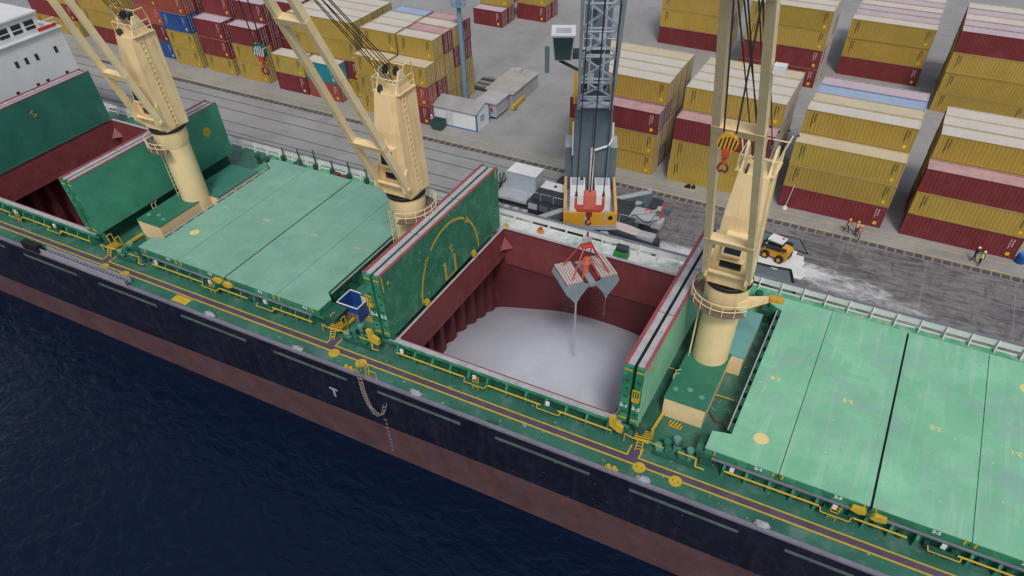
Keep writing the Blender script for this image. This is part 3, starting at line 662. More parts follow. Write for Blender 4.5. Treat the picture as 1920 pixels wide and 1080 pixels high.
# ---- superstructure at the left
sup = link('superstructure', None, ship, Vector((-99, YC, DZ))-ship.location); sup['label'] = 'white ship superstructure with dark windows at the stern'
part('house_wall', MB().box(-108, -93.5, -50.8, -23.0, DZ, 14.6), white, sup)
part('deck_edge', MB().box(-108.1, -93.2, -51.0, -22.8, 14.6, 14.75), white, sup)
part('wheelhouse', MB().box(-107, -94.0, -50.0, -25.2, 14.751, 16.9), white, sup)
part('wheelhouse_roof', MB().box(-107.3, -93.7, -50.3, -24.9, 16.901, 17.1), white, sup)
for k in range(13):
    y = -49.3+k*1.85; wn = part('window', MB().box(-93.999, -93.955, y, y+1.35, 15.15, 16.3), glass_d, sup)
for zz, ys in ((12.4, (-24.9, -27.8, -29.3, -30.7, -34, -37, -40, -43)), (9.25, (-24.9, -27.9, -29.4, -32.4, -36, -39))):
    for y in ys: part('porthole', MB().box(-93.499, -93.455, y-.22, y+.22, zz-.38, zz+.38), glass_d, sup)
part('wing_railing', MB().path([(-93.6, -50.5, 15.8), (-93.6, -23.1, 15.8)], .05).path([(-93.6, -50.5, 15.3), (-93.6, -23.1, 15.3)], .04), white, sup)
part('red_lifebuoy_rack', MB().box(-93.45, -93.3, -26, -23.4, 14.9, 15.25), lamp_red, sup)
tr = MB()
for k in range(8):
    y = -48+k*2.6; tr.path([(-100, y, 17.1), (-100, y, 18.4), (-100, y+2.4, 18.4), (-100, y+2.4, 17.1)], .05); tr.tube((-100, y, 17.75), (-100, y+2.4, 17.75), .04)
part('monkey_railing', tr, white, sup)
part('yellow_funnel', MB().box(-107, -102, -41, -33, 17.11, 24), M('funnel_tan', (.45, .33, .10), .6), sup)

# ------------------------------------------------------------------ deck cranes
def deck_crane(cx, luff, label, arm=True, ring=(120, 320), L=27.):
    lean = 0.
    t = thing('deck_crane', (cx, YC, DZ), label, 'deck crane', 'cream deck cranes on the ship')
    def P(nm, mb, m, **k): return lpart(nm, mb, m, t, **k)
    P('pedestal', MB().lathe((0, 0, 0), [(1.5, 0), (1.5, 8.2)], 32), cream, smooth=True)
    P('pedestal_collar', MB().lathe((0, 0, 0), [(1.5, 8.2), (1.72, 9.0), (1.72, 10.0)], 32), cream2, smooth=True)
    P('slewing_ring', MB().lathe((0, 0, 10.0), [(1.72, 0), (1.82, .02), (1.82, .3), (1.7, .32)], 32), black, smooth=True)
    # walkway round the pedestal, with its rail
    wk_ = P('ring_platform', MB().lathe((0, 0, 8.25), [(1.7, 0), (2.7, 0), (2.7, .08), (1.7, .08)], 20, *ring), M('platform_grating', (.17, .13, .10), .7))
    rr = MB()
    for z in (.55, 1.05): rr.path([(2.66*math.cos(R(a)), 2.66*math.sin(R(a)), 8.3+z) for a in range(ring[0], ring[1]+1, 10)], .04)
    for a in range(ring[0], ring[1]+1, 20): rr.tube((2.66*math.cos(R(a)), 2.66*math.sin(R(a)), 8.3), (2.66*math.cos(R(a)), 2.66*math.sin(R(a)), 9.35), .035, 5)
    link('platform_rail', rr.mesh('platform_rail', jib_c), wk_)
    if arm: P('outrigger_arm', MB().hexa([(1.2, -1.2, 8.0), (3.3, .5, 8.5), (3.3, .9, 8.5), (1.2, -.2, 8.0)], [(1.2, -1.2, 8.9), (3.3, .5, 8.9), (3.3, .9, 8.9), (1.2, -.2, 8.9)]), cream2)
    if arm: P('arm_lamp', MB().disc((3.5, .6, 8.7), .3, 12, .35).disc((4.0, .9, 8.6), .35, 12, .2), orange)
    # tapering crane house
    b = [(-1.55, -1.35, 10.3), (1.55, -1.35, 10.3), (1.55, 1.6, 10.3), (-1.55, 1.6, 10.3)]
    m_ = [(-1.3, -1.25, 16), (1.3, -1.25, 16), (1.3, 1.8, 16), (-1.3, 1.8, 16)]
    e = [(-1.05, -.8, 19.0), (1.05, -.8, 19.0), (1.15, 2.0, 19.0), (-1.15, 2.0, 19.0)]
    P('crane_house', MB().hexa(b, m_).hexa([(x, y, z+.0) for x, y, z in m_], e), cream2)
    # side gusset plates at the jib pins
    for s_ in (-1, 1): P('pin_bracket', MB().prism([(-1.3, 10.35), (-2.2, 11.3), (-2.2, 12.2), (-1.3, 13.2)], 0, s_*1.5-.09, s_*1.5+.09), cream2)
    # operator cab window box and lower window
    cb = P('operator_cab', MB().hexa([(-.75, -1.95, 13.3), (.75, -1.95, 13.3), (.75, -1.2, 13.3), (-.75, -1.2, 13.3)], [(-.75, -1.75, 14.9), (.75, -1.75, 14.9), (.75, -1.1, 14.9), (-.75, -1.1, 14.9)]), jib_c)
    link('cab_window', MB().hexa([(-.6, -1.975, 13.5), (.6, -1.975, 13.5), (.6, -1.8, 13.5), (-.6, -1.8, 13.5)], [(-.6, -1.80, 14.7), (.6, -1.80, 14.7), (.6, -1.7, 14.7), (-.6, -1.7, 14.7)]).mesh('cab_window', glass_d), cb)
    P('lower_window', MB().box(-.8, .8, -1.40, -1.33, 11.9, 12.6), glass_d)
    P('window_hood', MB().box(-.9, .9, -1.6, -1.33, 12.62, 12.72), cream2)
    # winch opening and roller at the head
    P('winch_opening', MB().hexa([(-.72, -.82, 17.6), (.72, -.82, 17.6), (.72, -.6, 17.6), (-.72, -.6, 17.6)], [(-.7, -.62, 18.7), (.7, -.62, 18.7), (.7, -.5, 18.7), (-.7, -.5, 18.7)]), black)
    for s_ in (-1, 1):
        P('head_cheek', MB().prism([(-.6, 19.0), (.2, 20.6), (.75, 20.6), (1.6, 19.0)], 0, s_*.95-.08, s_*.95+.08), jib_c)
    for s_ in (-.5, .5): P('head_sheave', MB().prism([(.45+.36*math.cos(k*.4189), 20.5+.36*math.sin(k*.4189)) for k in range(15)], 0, s_-.06, s_+.06), mhc_d)
    P('head_sheave', MB().prism([(-.55+.32*math.cos(k*.4189), 19.3+.32*math.sin(k*.4189)) for k in range(15)], 0, -.62, -.5), mhc_d)
    hr = MB()
    for x in (-1.25, 1.25):
        hr.path([(x, -.5, 19.0), (x, -.5, 20.1), (x, 1.7, 20.1), (x, 1.7, 19.0)], .045); hr.tube((x, -.5, 19.55), (x, 1.7, 19.55), .04)
        hr.path([(x, .2, 20.1), (x*1.25, .2, 21.2), (x*1.25, 1.2, 21.2), (x, 1.7, 20.1)], .05)
    hr.tube((-1.25, -.5, 20.1), (1.25, -.5, 20.1), .045); hr.tube((-1.56, .2, 21.2), (1.56, .2, 21.2), .045)
    P('head_railing', hr, jib_c)
    P('head_platform', MB().box(-1.35, 1.35, -.6, 1.8, 19.001, 19.08), cream2)
    ld = MB()
    for y in (-.2, .25): ld.tube((1.62, y, 10.5), (1.2, y, 19.0), .04, 5)
    for k in range(18): f = k/18; ld.tube((1.62-.42*f, -.2, 10.7+8.3*f), (1.62-.42*f, .25, 10.7+8.3*f), .03, 4)
    P('house_ladder', ld, cream)
    ld = MB()
    for y in (-1.0, -.6): ld.tube((-1.62, y, 0.2), (-1.62, y, 8.2), .035, 5)
    for k in range(16): ld.tube((-1.62, -1.0, .5+k*.5), (-1.62, -.6, .5+k*.5), .03, 4)
    P('pedestal_ladder', ld, cream)
    # twin-leg jib, pinned on the house front
    F = Vector((0, -1.75, 11.6)); D = Vector((math.sin(lean), -math.cos(luff)*math.cos(lean), math.sin(luff)))
    D.normalize(); up = Vector((0, math.sin(luff), math.cos(luff)))
    def leg(s_, u): return F+D*u+Vector((s_*(1.62-.028*u), 0, 0))
    jb = P('jib', MB().tube(leg(-1, 0)+Vector((-.3, 0, 0)), leg(1, 0)+Vector((.3, 0, 0)), .16, 10), cream2)
    for s_ in (-1, 1):
        l = MB(); l.bar(leg(s_, -.2), leg(s_, L), .44, .56, up); link('jib_leg', l.mesh('jib_leg', jib_c), jb)
    for u, h_ in ((5.0, .6), (16.8, .6), (L-1.2, .8)):
        c_ = MB(); w_ = 1.62-.028*u+.235; c_.bar(F+D*u+Vector((-w_, 0, 0)), F+D*u+Vector((w_, 0, 0)), .5 if u < L-2 else .8, h_, up)
        link('jib_crossbeam', c_.mesh('jib_crossbeam', cream2), jb)
    tip = F+D*(L-.3)
    for s_ in (-.62, .62):
        c = tip+Vector((s_, 0, 0)); sv = MB(); sv.prism([(c.y+.55*math.cos(k*.4189), c.z+.55*math.sin(k*.4189)) for k in range(15)], 0, c.x-.14, c.x+.14)
        link('jib_sheave', sv.mesh('jib_sheave', black), jb)
    fl_ = MB(); c = F+D*21.5+Vector((1.3, 0, 0)); fl_.box(c.x, c.x+.55, c.y-.2, c.y+.2, c.z-.2, c.z+.15); link('jib_floodlight', fl_.mesh('jib_floodlight', white), jb)
    # luffing ropes head -> jib tip
    for k in range(6):
        s_ = (-.9+.36*k)
        P('luffing_rope', MB().tube(Vector((s_*.55, .45, 20.7 if k % 2 else 19.5)), tip+Vector((s_*.8, .1, -.1-.25*(k % 3))), .04, 5), rope_m)
    return t, F, D, tip
def ship_hook(crane, cx, tip, zb, label, cols, dx=.5):
    """hook block on its two falls; origin at the hook's lowest point"""
    p = Vector((cx+tip.x+dx, YC+tip.y, zb))
    t = thing('hook_block', p, label, 'hook block')
    a, b = cols
    d = MB(); n_ = 16
    d.prism([(1.0*math.cos(2*math.pi*k/n_), 3.1+.95*math.sin(2*math.pi*k/n_)) for k in range(n_)], 1, -.28, .28)
    blk = lpart('sheave_case', d, a, t)
    st = MB()
    for k in range(5):
        x0 = -.85+k*.36; h = math.sqrt(max(.02, .94**2-(x0+.1)**2))*.86
        st.prism([(x0, 3.1-h+.05), (x0+.15, 3.1-h), (x0+.32, 3.1+h*.85), (x0+.17, 3.1+h*.85)], 1, -.292, .292)
    link('hazard_stripe', st.mesh('hazard_stripe', b), blk)
    lpart('hook_shank', MB().box(-.34, .34, -.34, .34, 1.75, 2.6).tube((0, 0, 1.75), (0, 0, 1.0), .2, 10), red_p, t)
    hk = MB(); hk.path([(.0, 0, 1.05), (-.42, 0, .8), (-.5, 0, .4), (-.25, 0, .1), (.0, 0, .3)], .11, 8); hk.path([(.0, 0, 1.05), (.42, 0, .8), (.5, 0, .4), (.25, 0, .1), (.0, 0, .3)], .11, 8)
    lpart('ramshorn_hook', hk, red_dk, t)
    for ch_ in t.children: ch_.data.transform(Matrix.Scale(.47, 4))
    for ch_ in blk.children: ch_.data.transform(Matrix.Scale(.47, 4))
    top = Vector((cx, YC, DZ))+tip
    for s_ in (-.62, .62):
        r_ = MB(); r_.tube(Vector((s_*.45, 0, 1.9)), top+Vector((s_, 0, 0))-p, .045, 5); lpart('hoist_rope', r_, rope_m, t)
    return t
c3, F3, D3, tip3 = deck_crane(1.55, R(60), 'rust-stained cream deck crane nearest the camera, right of the open hold')
c2, F2, D2, tip2 = deck_crane(-28.5, R(65), 'cream deck crane between the dull green hatch and the open hold', False, (-80, 130))
c1, F1, D1, tip1 = deck_crane(-58.6, R(74), 'cream deck crane farthest left, before the white superstructure', False, (180, 300))
ship_hook(c3, 1.55, tip3, 30.3, 'yellow and black striped hook block with red hook on the right crane', (orange, hazard_b))
ship_hook(c2, -28.5, tip2, 29.0, 'green and white striped hook block hanging from the middle crane', (skip_g, white), .75)

# ------------------------------------------------------------------ mobile harbour crane on the quay
A = R(24)
def mhc():
    t = thing('mobile_harbour_crane', (-20.15, -13.2, 0), 'grey mobile harbour crane with orange slewing deck, outriggers spread on quay', 'mobile crane', None, A)
    def P(nm, mb, m, **k): return lpart(nm, mb, m, t, **k)
    # local: +x right, -y towards the ship
    def Q(nm, mb, m, **k): o = lpart(nm, mb, m, t, **k); o.rotation_euler = (0, 0, -A); return o     # undercarriage stays square to the quay
    ch = Q('chassis', MB().box(-7.2, 7.0, -2.6, 2.6, 1.0, 1.9).box(-6.6, 6.4, -2.2, 2.2, 1.9, 2.3), mhc_d)
    for k in range(9): Q('chassis_locker', MB().box(-6.9+k*1.5, -5.7+k*1.5, -2.72, -2.61, 1.1, 1.8), mhc_g if k % 3 else mhc_l)
    for k in range(8): Q('chassis_rail', MB().path([(-7+k*1.7, -2.5, 2.3), (-7+k*1.7, -2.5, 3.3), (-5.6+k*1.7, -2.5, 3.3)], .04), mhc_l)
    for k in range(7): Q('timber_mat', MB().box(-8.5+k*2.6, -7.2+k*2.6, -7.4, -5.0, .02, .16), mhc_d if k % 2 else rubble_m)
    for k in range(6): Q('ballast_box', MB().box(4.4+k*.9, 5.1+k*.9, 1.4+.3*(k % 2), 2.3, 1.9, 2.35+.2*(k % 3)), (mhc_d, mhc_l, mhc_g)[k % 3])
    for x in (-6.2, -4.6, -3.0, 3.0, 4.6, 6.2):
        for y in (-2.3, 2.3):
            w_ = MB().prism([(x+.75*math.cos(k*.4189), .78+.75*math.sin(k*.4189)) for k in range(15)], 1, y-.4, y+.4)
            Q('wheel', w_, tyre)
    for sx in (-1, 1):
        for sy in (-1, 1):
            o = Q('outrigger', MB().bar((sx*1.8, sy*1.8, 1.5), (sx*5.6, sy*6.6, 1.1), 1.0, .95), mhc_g)
            link('outrigger_top', MB().bar((sx*1.8, sy*1.8, 2.0), (sx*5.4, sy*6.4, 1.62), .8, .05).mesh('outrigger_top', mhc_l), o)
            link('jack_leg', MB().tube((sx*5.5, sy*6.5, .25), (sx*5.5, sy*6.5, 1.9), .28, 12).mesh('jack_leg', mhc_l), o)
            link('support_pad', MB().box(sx*5.5-1.6, sx*5.5+1.6, sy*6.5-1.1, sy*6.5+1.1, .01, .3).mesh('support_pad', mhc_d), o)
    Q('chassis_deck', MB().box(-13.2, -6.0, -2.3, 1.2, 1.2, 1.5), mhc_l)
    for k in range(5): Q('deck_slat', MB().box(-12.9+k*1.3, -12.2+k*1.3, -3.9, -2.4, .5, .6), mhc_l)
    Q('rear_frame', MB().hexa([(3., -4.2, .9), (9.8, -4.0, .6), (9.8, -2.2, .6), (3., -1.6, .9)], [(3., -4.2, 2.1), (9.8, -4.0, 1.5), (9.8, -2.2, 1.5), (3., -1.6, 2.1)]), mhc_d)
    Q('frame_top', MB().hexa([(3.2, -3.6, 2.11), (7.8, -3.7, 1.75), (7.8, -2.4, 1.75), (3.2, -1.8, 2.11)], [(3.2, -3.6, 2.2), (7.8, -3.7, 1.85), (7.8, -2.4, 1.85), (3.2, -1.8, 2.2)]), dusty)
    Q('pump_box', MB().box(7.6, 9.6, -3.8, -2.6, 1.55, 2.0), mhc_l)
    for k in range(6): Q('frame_step', MB().box(9.85, 10.3, -4.2, -3.0, .3+k*.3, .36+k*.3), mhc_d)
    for k in range(4): Q('tie_plate', MB().box(1.5+k*1.7, 2.5+k*1.7, -5.6, -4.3, .3, .38), mhc_l)
    Q('motor_block', MB().box(5.6, 8.2, -1.2, 1.2, 1.9, 2.5).box(8.2, 9.4, -.7, .8, 1.4, 2.1).tube((6, -1, 2.7), (8.4, 1.2, 2.7), .1), mhc_l)
    Q('hydraulic_pipes', MB().path([(5.2, -2.6, 2.6), (6.4, -1.6, 3.1), (7.8, -1.9, 2.6), (9.0, -.8, 2.6)], .08).path([(5.4, .6, 2.7), (7.2, 1.5, 3.3), (8.8, .9, 2.4)], .07), mhc_d)
    Q('hose_coil', MB().path([(9.0, .3, 2.), (9.0, .5, 3.4), (9.3, .8, 3.9)], .1).path([(7.0, .1, 2.7), (7.3, .4, 3.0), (7.9, .5, 2.7)], .08), lamp_red)
    # slewing bearing and orange bathtub superstructure
    P('slew_bearing', MB().lathe((0, -1, 2.3), [(2.3, 0), (2.3, .45)], 24), mhc_d)
    x0, x1, y0, y1 = -3.05, 3.05, -5.9, 5.2
    P('slewing_deck', MB().box(x0+.2, x1-.2, y0+.35, y1, 2.75, 3.0), mhc_l)
    fr_ = MB(); fr_.prism([(x0, 2.4), (x0+1.9, 2.4), (x0+1.9, 2.75), (x1, 2.75), (x1, 4.3), (x0, 4.3)], 1, y0, y0+.34)
    P('front_counterweight', fr_, orange)
    P('front_apron', MB().hexa([(x0+1.95, y0+.05, 2.15), (x1, y0+.05, 2.15), (x1-.2, y0+1.6, 2.15), (x0+1.95, y0+1.6, 2.15)], [(x0+1.95, y0-.02, 2.745), (x1, y0-.02, 2.745), (x1, y0+1.6, 2.745), (x0+1.95, y0+1.6, 2.745)]), mhc_l)
    for a, b in ((x0, x0+.32), (x1-.32, x1)): P('side_wall', MB().box(a, b, y0+.341, y1, 2.5, 4.55), orange_p)
    P('exhaust_port', MB().prism([(2.3+.27*math.cos(k*.45), 3.75+.27*math.sin(k*.45)) for k in range(14)], 1, y0-.03, y0+.01), black)
    P('access_ladder', MB().box(1.55, 1.8, y0-.06, y0-.01, 3.3, 4.6).box(-.7, -.45, y0-.06, y0-.01, 3.2, 3.7), mhc_l)
    for a in (-2.35, .55):
        eh = P('engine_house', MB().box(a, a+1.75, -3.4, .8, 3.0, 5.0), white)
        link('roof_hatch', MB().box(a+.15, a+1.6, -1.0, .6, 5.0, 5.05).mesh('roof_hatch', mhc_l), eh)
    P('house_vent', MB().disc((-1.0, .3, 5.05), .2, 12, .12), black)
    # deep side cheeks beside the tower foot
    for a, b in ((x0+.02, x0+1.15), (x1-1.15, x1-.02)): P('tower_cheek', MB().hexa([(a, 1.6, 3.0), (b, 1.6, 3.0), (b, y1, 3.0), (a, y1, 3.0)], [(a, 2.2, 8.0), (b, 2.2, 8.0), (b, y1-.2, 8.0), (a, y1-.2, 8.0)]), mhc_g)
    for a in (x0+.02, x1-1.15): P('cheek_cap', MB().box(a-.03, a+1.16, 2.15, y1-.15, 8.001, 8.12), mhc_l)
    # tower
    tw = P('tower', MB().box(-1.9, 1.9, 1.2, 4.6, 3.0, 13.0), mhc_g)
    for s_ in (-1, 1): link('tower_rib', MB().box(s_*1.9-.2, s_*1.9+.2, .95, 1.6, 3.0, 13.2).mesh('tower_rib', mhc_g), tw)
    link('tower_seam', MB().box(-.04, .04, 1.17, 1.2, 3.4, 12.6).mesh('tower_seam', mhc_d), tw)
    P('cable_duct', MB().path([(.2, .95, 3.2), (.2, .9, 8.3), (1.9, .9, 8.9), (2.3, 1.2, 9.6), (2.25, 1.2, 11.4)], .13, 8), white)
    P('cable_duct', MB().path([(-2.2, 1.1, 7.6), (-2.25, 1.1, 11.5)], .08, 8), white)
    P('luffing_cylinder', MB().tube((.1, -.2, 3.2), (.1, .9, 8.6), .25, 10), dusty)
    P('tower_head', MB().box(-1.7, 1.7, 1.0, 4.6, 13.01, 14.3), mhc_d)
    P('maker_plate', MB().box(.45, 1.25, .96, .999, 13.3, 13.9), white)
    P('upper_tower', MB().box(-1.4, 1.4, 2.6, 4.6, 14.31, 32), mhc_g)
    for k in range(7): P('tower_fitting', MB().box(-.9+.5*(k % 3), -.2+.5*(k % 3), 2.35, 2.6, 15.2+k*2.1, 16.2+k*2.1), mhc_d if k % 2 else mhc_l)
    for k in range(3): P('tower_opening', MB().prism([(-.95+k*.95+.3*math.cos(j*.52), 14.85+.3*math.sin(j*.52)) for j in range(12)], 1, 2.55, 2.6), black)
    for x in (-.75, .75): P('tower_pipe', MB().tube((x, 2.45, 14.5), (x, 2.45, 31), .12, 8), mhc_l)
    for k in range(2): P('tower_gallery', MB().box(-1.9, 1.9, 2.0, 2.55, 18.8+k*6.5, 18.9+k*6.5).path([(-1.9, 2.0, 19.9+k*6.5), (1.9, 2.0, 19.9+k*6.5)], .05), mhc_l)
    # driver's cab on a bracket left of the boom
    cb = P('driver_cab', MB().hexa([(-4.5, 1.2, 18.000), (-2.7, 1.2, 18.000), (-2.6, 3.2, 18.000), (-4.6, 3.2, 18.000)], [(-4.8, .6, 20.600), (-2.4, .6, 20.600), (-2.4, 3.2, 20.600), (-4.8, 3.2, 20.600)]), mhc_l)
    link('cab_roof', MB().box(-4.85, -2.35, .6, 3.3, 20.601, 20.750).mesh('cab_roof', white), cb)
    link('roof_window', MB().box(-4.4, -2.8, .9, 2.4, 20.750, 20.770).mesh('roof_window', mhc_l), cb)
    link('windscreen', MB().hexa([(-4.4, 1.14, 18.100), (-2.8, 1.14, 18.100), (-2.8, 1.2, 18.100), (-4.4, 1.2, 18.100)], [(-4.65, .54, 20.450), (-2.55, .54, 20.450), (-2.55, .6, 20.450), (-4.65, .6, 20.450)]).mesh('windscreen', M('dark_green_glass', (.02, .05, .055), .1, .05, 1, spec=.6)), cb)
    P('cab_grille', MB().box(-5.5, -5.0, .8, 1.0, 16.900, 19.500), mhc_g)
    P('cab_arm', MB().bar((-4.0, 1.6, 17.9), (-1.9, 2.4, 16.6), .2, .3).box(-2.6, -1.4, 1.6, 3.0, 18.0, 18.6), mhc_d)
    P('yellow_mast', MB().box(-2.35, -1.95, 1.4, 1.9, 13.4, 16.6), orange)
    # lattice boom
    S0 = Vector((0, .7, 13.6)); T0 = Vector((-.5, -25.2, 47.5)); D = (T0-S0); Lb = D.length; D.normalize()
    sd_ = Vector((1, 0, 0)); nn = sd_.cross(D).normalized(); hw, hd = 1.75, 1.15
    def c4(u, a, b): return S0+D*u+sd_*(a*hw)+nn*(b*(.35+.65*min(1, u/6))*hd)
    bm = P('boom', MB().bar(S0+sd_*-1.9, S0+sd_*1.9, .5, .5, nn), lattice)
    for a in (-1, 1):
        for b in (-1, 1):
            ch_ = MB()
            for u in range(0, 36, 6): ch_.bar(c4(u, a, b), c4(u+6, a, b), .32 if b > 0 else .2, .32 if b > 0 else .2, nn)
            link('boom_chord', ch_.mesh('boom_chord', lattice if b > 0 else mhc_g), bm)
    u = .4; k = 0
    while u < Lb-4:
        du = 2.6 if u < 3 else 3.9
        for b in (1, -1):
            link('boom_brace', MB().tube(c4(u, -1, b), c4(u, 1, b), .10, 6).mesh('boom_brace', lattice), bm)
            if b < 0: continue
            link('boom_brace', MB().tube(c4(u, -1, b), c4(u+du, 1, b), .11, 6).mesh('boom_brace', lattice), bm)
            link('boom_brace', MB().tube(c4(u, 1, b), c4(u+du, -1, b), .11, 6).mesh('boom_brace', lattice), bm)
        for a in (-1, 1): link('boom_brace', MB().tube(c4(u, a, -1), c4(u+du, a, 1), .09, 6).mesh('boom_brace', lattice), bm)
        u += du
    link('boom_head', MB().box(T0.x-1.4, T0.x+1.4, T0.y-.8, T0.y+.8, T0.z-.8, T0.z+.8).mesh('boom_head', mhc_g), bm)
    return t, T0
mc, BT = mhc()
MCM = Matrix.Translation((-20.15, -13.2, 0)) @ Matrix.Rotation(A, 4, 'Z')
BTW = MCM @ BT
# red rotator hook block under the boom head
GX, GY = -11.0, -36.0
rb = thing('rotator_hook_block', (GX, GY, 14.55), 'red rotator hook block hanging over the grab in front of crane', 'hook block', None, A)
lpart('motor_box', MB().box(-.6, .6, -.5, .5, 1.55, 3.05).box(-.48, .48, -.54, -.5, 1.75, 2.9), M('worn_red_paint', (.60, .14, .10), .5, .1, .9, dirt=(.62, .26, .2), damt=.5, dscale=1.8), rb)
lpart('lifting_yoke', MB().hexa([(-1.15, -.35, 1.15), (1.15, -.35, 1.15), (1.15, .35, 1.15), (-1.15, .35, 1.15)], [(-1.4, -.4, 1.54), (1.4, -.4, 1.54), (1.4, .4, 1.54), (-1.4, .4, 1.54)]).box(-1.45, -1.2, -.25, .25, 1.5, 2.4).box(1.2, 1.45, -.25, .25, 1.5, 2.4), red_p, rb)
for s_ in (-1, 1): lpart('rope_socket', MB().tube((s_*1.3, 0, 2.7), (s_*1.3, 0, 3.2), .17, 8, .08), red_dk, rb)
lpart('swivel_hook', MB().box(-.3, .3, -.28, .28, .6, 1.15).box(-.16, .16, -.2, .2, .15, .6).path([(0, 0, .2), (-.28, 0, -.05), (-.2, 0, -.4), (.12, 0, -.42), (.24, 0, -.15)], .1, 8), red_dk, rb)
RM = Matrix.Translation((GX, GY, 14.55)) @ Matrix.Rotation(A, 4, 'Z')
for s_ in (-1, 1): lpart('hoist_rope', MB().tube(Vector((s_*1.09, 0, 3.0)), RM.inverted() @ (BTW+Vector((s_*.9, s_*.4, -.5))), .05, 6), rope_m, rb)
for ch_ in rb.children:
    if not ch_.name.startswith('hoist'): ch_.data.transform(Matrix.Translation((0, 0, .4)) @ Matrix.Scale(.84, 4))
lpart('control_cable', MB().tube(Vector((0, 0, 3.05)), RM.inverted() @ (BTW+Vector((0, 0, -.6))), .06, 6), rope_m, rb)

# clamshell grab, half open
gb = thing('clamshell_grab', (-10.9, -36.2, 9.8), 'grey clamshell grab with red arms dribbling white powder into the hold', 'grab bucket', None, A+R(22))
prof = [(-.22, .05), (-.9, .42), (-1.25, .5), (-2.35, .38), (-2.6, -.25), (-2.35, -.8), (-1.45, -2.15), (-1.05, -1.3), (-.35, -.25)]
for s_ in (-1, 1):
    pl = [(s_*a, b) for a, b in prof]
    sh = MB(); yy0, yy1 = -1.75, 1.75
    n_ = len(pl); vs = [(a, yy0, b) for a, b in pl]+[(a, yy1, b) for a, b in pl]
    sh.add(vs, [(i, (i+1) % n_, n_+(i+1) % n_, n_+i) for i in range(n_) if i not in (0, 1)]+[list(range(n_))[::-1], list(range(n_, 2*n_))])
    o = lpart('bucket_shell', sh, grab_g, gb)
    for k in range(6):
        x0 = s_*(.93+.25*k)
        link('shell_rib', MB().box(min(x0, x0+s_*.15), max(x0, x0+s_*.15), yy0+.03, yy1-.03, .36, .56+.03*(k % 2)).mesh('shell_rib', dusty), o)
    link('dust_layer', MB().box(min(s_*.8, s_*2.4), max(s_*.8, s_*2.4), yy0+.01, yy1-.01, .33, .50).mesh('dust_layer', M('red_dusty_steel', (.36, .22, .21), .9, .2, 2)), o)
    link('cutting_lip', MB().box(min(s_*1.38, s_*1.52), max(s_*1.38, s_*1.52), yy0-.02, yy1+.02, -2.2, -2.0).mesh('cutting_lip', steel_g), o)
    # hollow inner face in oxblood
    link('shell_mouth', MB().hexa([(s_*.4, yy0+.2, -.2), (s_*.5, yy0+.2, -.2), (s_*.5, yy1-.2, -.2), (s_*.4, yy1-.2, -.2)], [(s_*.3, yy0+.2, .2), (s_*.75, yy0+.2, .45), (s_*.75, yy1-.2, .45), (s_*.3, yy1-.2, .2)]).mesh('shell_mouth', red_dk), o)
lpart('hinge_beam', MB().box(-.32, .32, -1.9, 1.9, -.22, .18), grab_g, gb)
hd_ = lpart('arm_head', MB().box(-.48, .48, -.3, .3, 3.2, 3.5).box(-.25, .25, -.2, .2, 3.5, 3.9), red_p, gb)
for s_ in (-1, 1):
    for y in (-1.3, 1.3):
        lpart('grab_arm', MB().tube((s_*.42, y*.28, 3.35), (s_*1.75, y, .5), .075, 8), red_p, gb)
    lpart('closing_arm', MB().tube((s_*.2, -.3, 2.3), (s_*.75, -1.2, .45), .07, 8), red_p, gb)
lpart('closing_cylinder', MB().tube((0, 0, .2), (0, 0, 1.3), .3, 14).tube((0, 0, 1.3), (0, 0, 1.9), .42, 14, .24), red_or, gb)
lpart('arm_sheave', MB().prism([(.38*math.cos(k*.48), 4.05+.38*math.sin(k*.48)) for k in range(13)], 1, -.2, .2), steel_g, gb)
lpart('grab_chain', MB().path([(0, 0, 4.1), (.0, 0, 4.9)], .09).path([(.35, 0, 2.3), (.4, -.1, 3.3), (.1, -.1, 4.3)], .06), red_dk, gb)

gb.scale = (1.0, .92, .86)
# ------------------------------------------------------------------ cargo in and under the grab
gr = MB(); nx, ny = 64, 72; gx0, gx1, gy0, gy1 = -26.1, -1.3, -50.8, -26.3
rnd = random.Random(3); wob = [(rnd.uniform(.2, .9), rnd.uniform(.2, .9), rnd.uniform(0, 6), rnd.uniform(.01, .035)) for _ in range(10)]
def gz(x, y):
    r_ = math.hypot(x+12.6, (y+38.4)*(1.15 if y > -38.4 else 1.0)); z = 1.7-.56*(math.sqrt(r_*r_+30)-5.5)
    for a, b, c, m_ in wob: z += m_*math.sin(a*x+b*y+c)
    r2 = math.hypot(x+12.2, y+34.5); z += .12*math.exp(-r2*r2/1.4)
    return z
for j in range(ny+1):
    for i in range(nx+1):
        x = gx0+(gx1-gx0)*i/nx; y = gy0+(gy1-gy0)*j/ny; gr.v.append((x, y, gz(x, y)))
for j in range(ny):
    for i in range(nx): a = j*(nx+1)+i; gr.f.append((a, a+1, a+nx+2, a+nx+1)); gr.mi.append(0)
link('bulk_cargo_heap', gr.mesh('bulk_cargo_heap', grain_m), None, None, 'smooth heap of pale bulk powder filling the open hold', 'bulk cargo', kind='stuff', smooth=True)
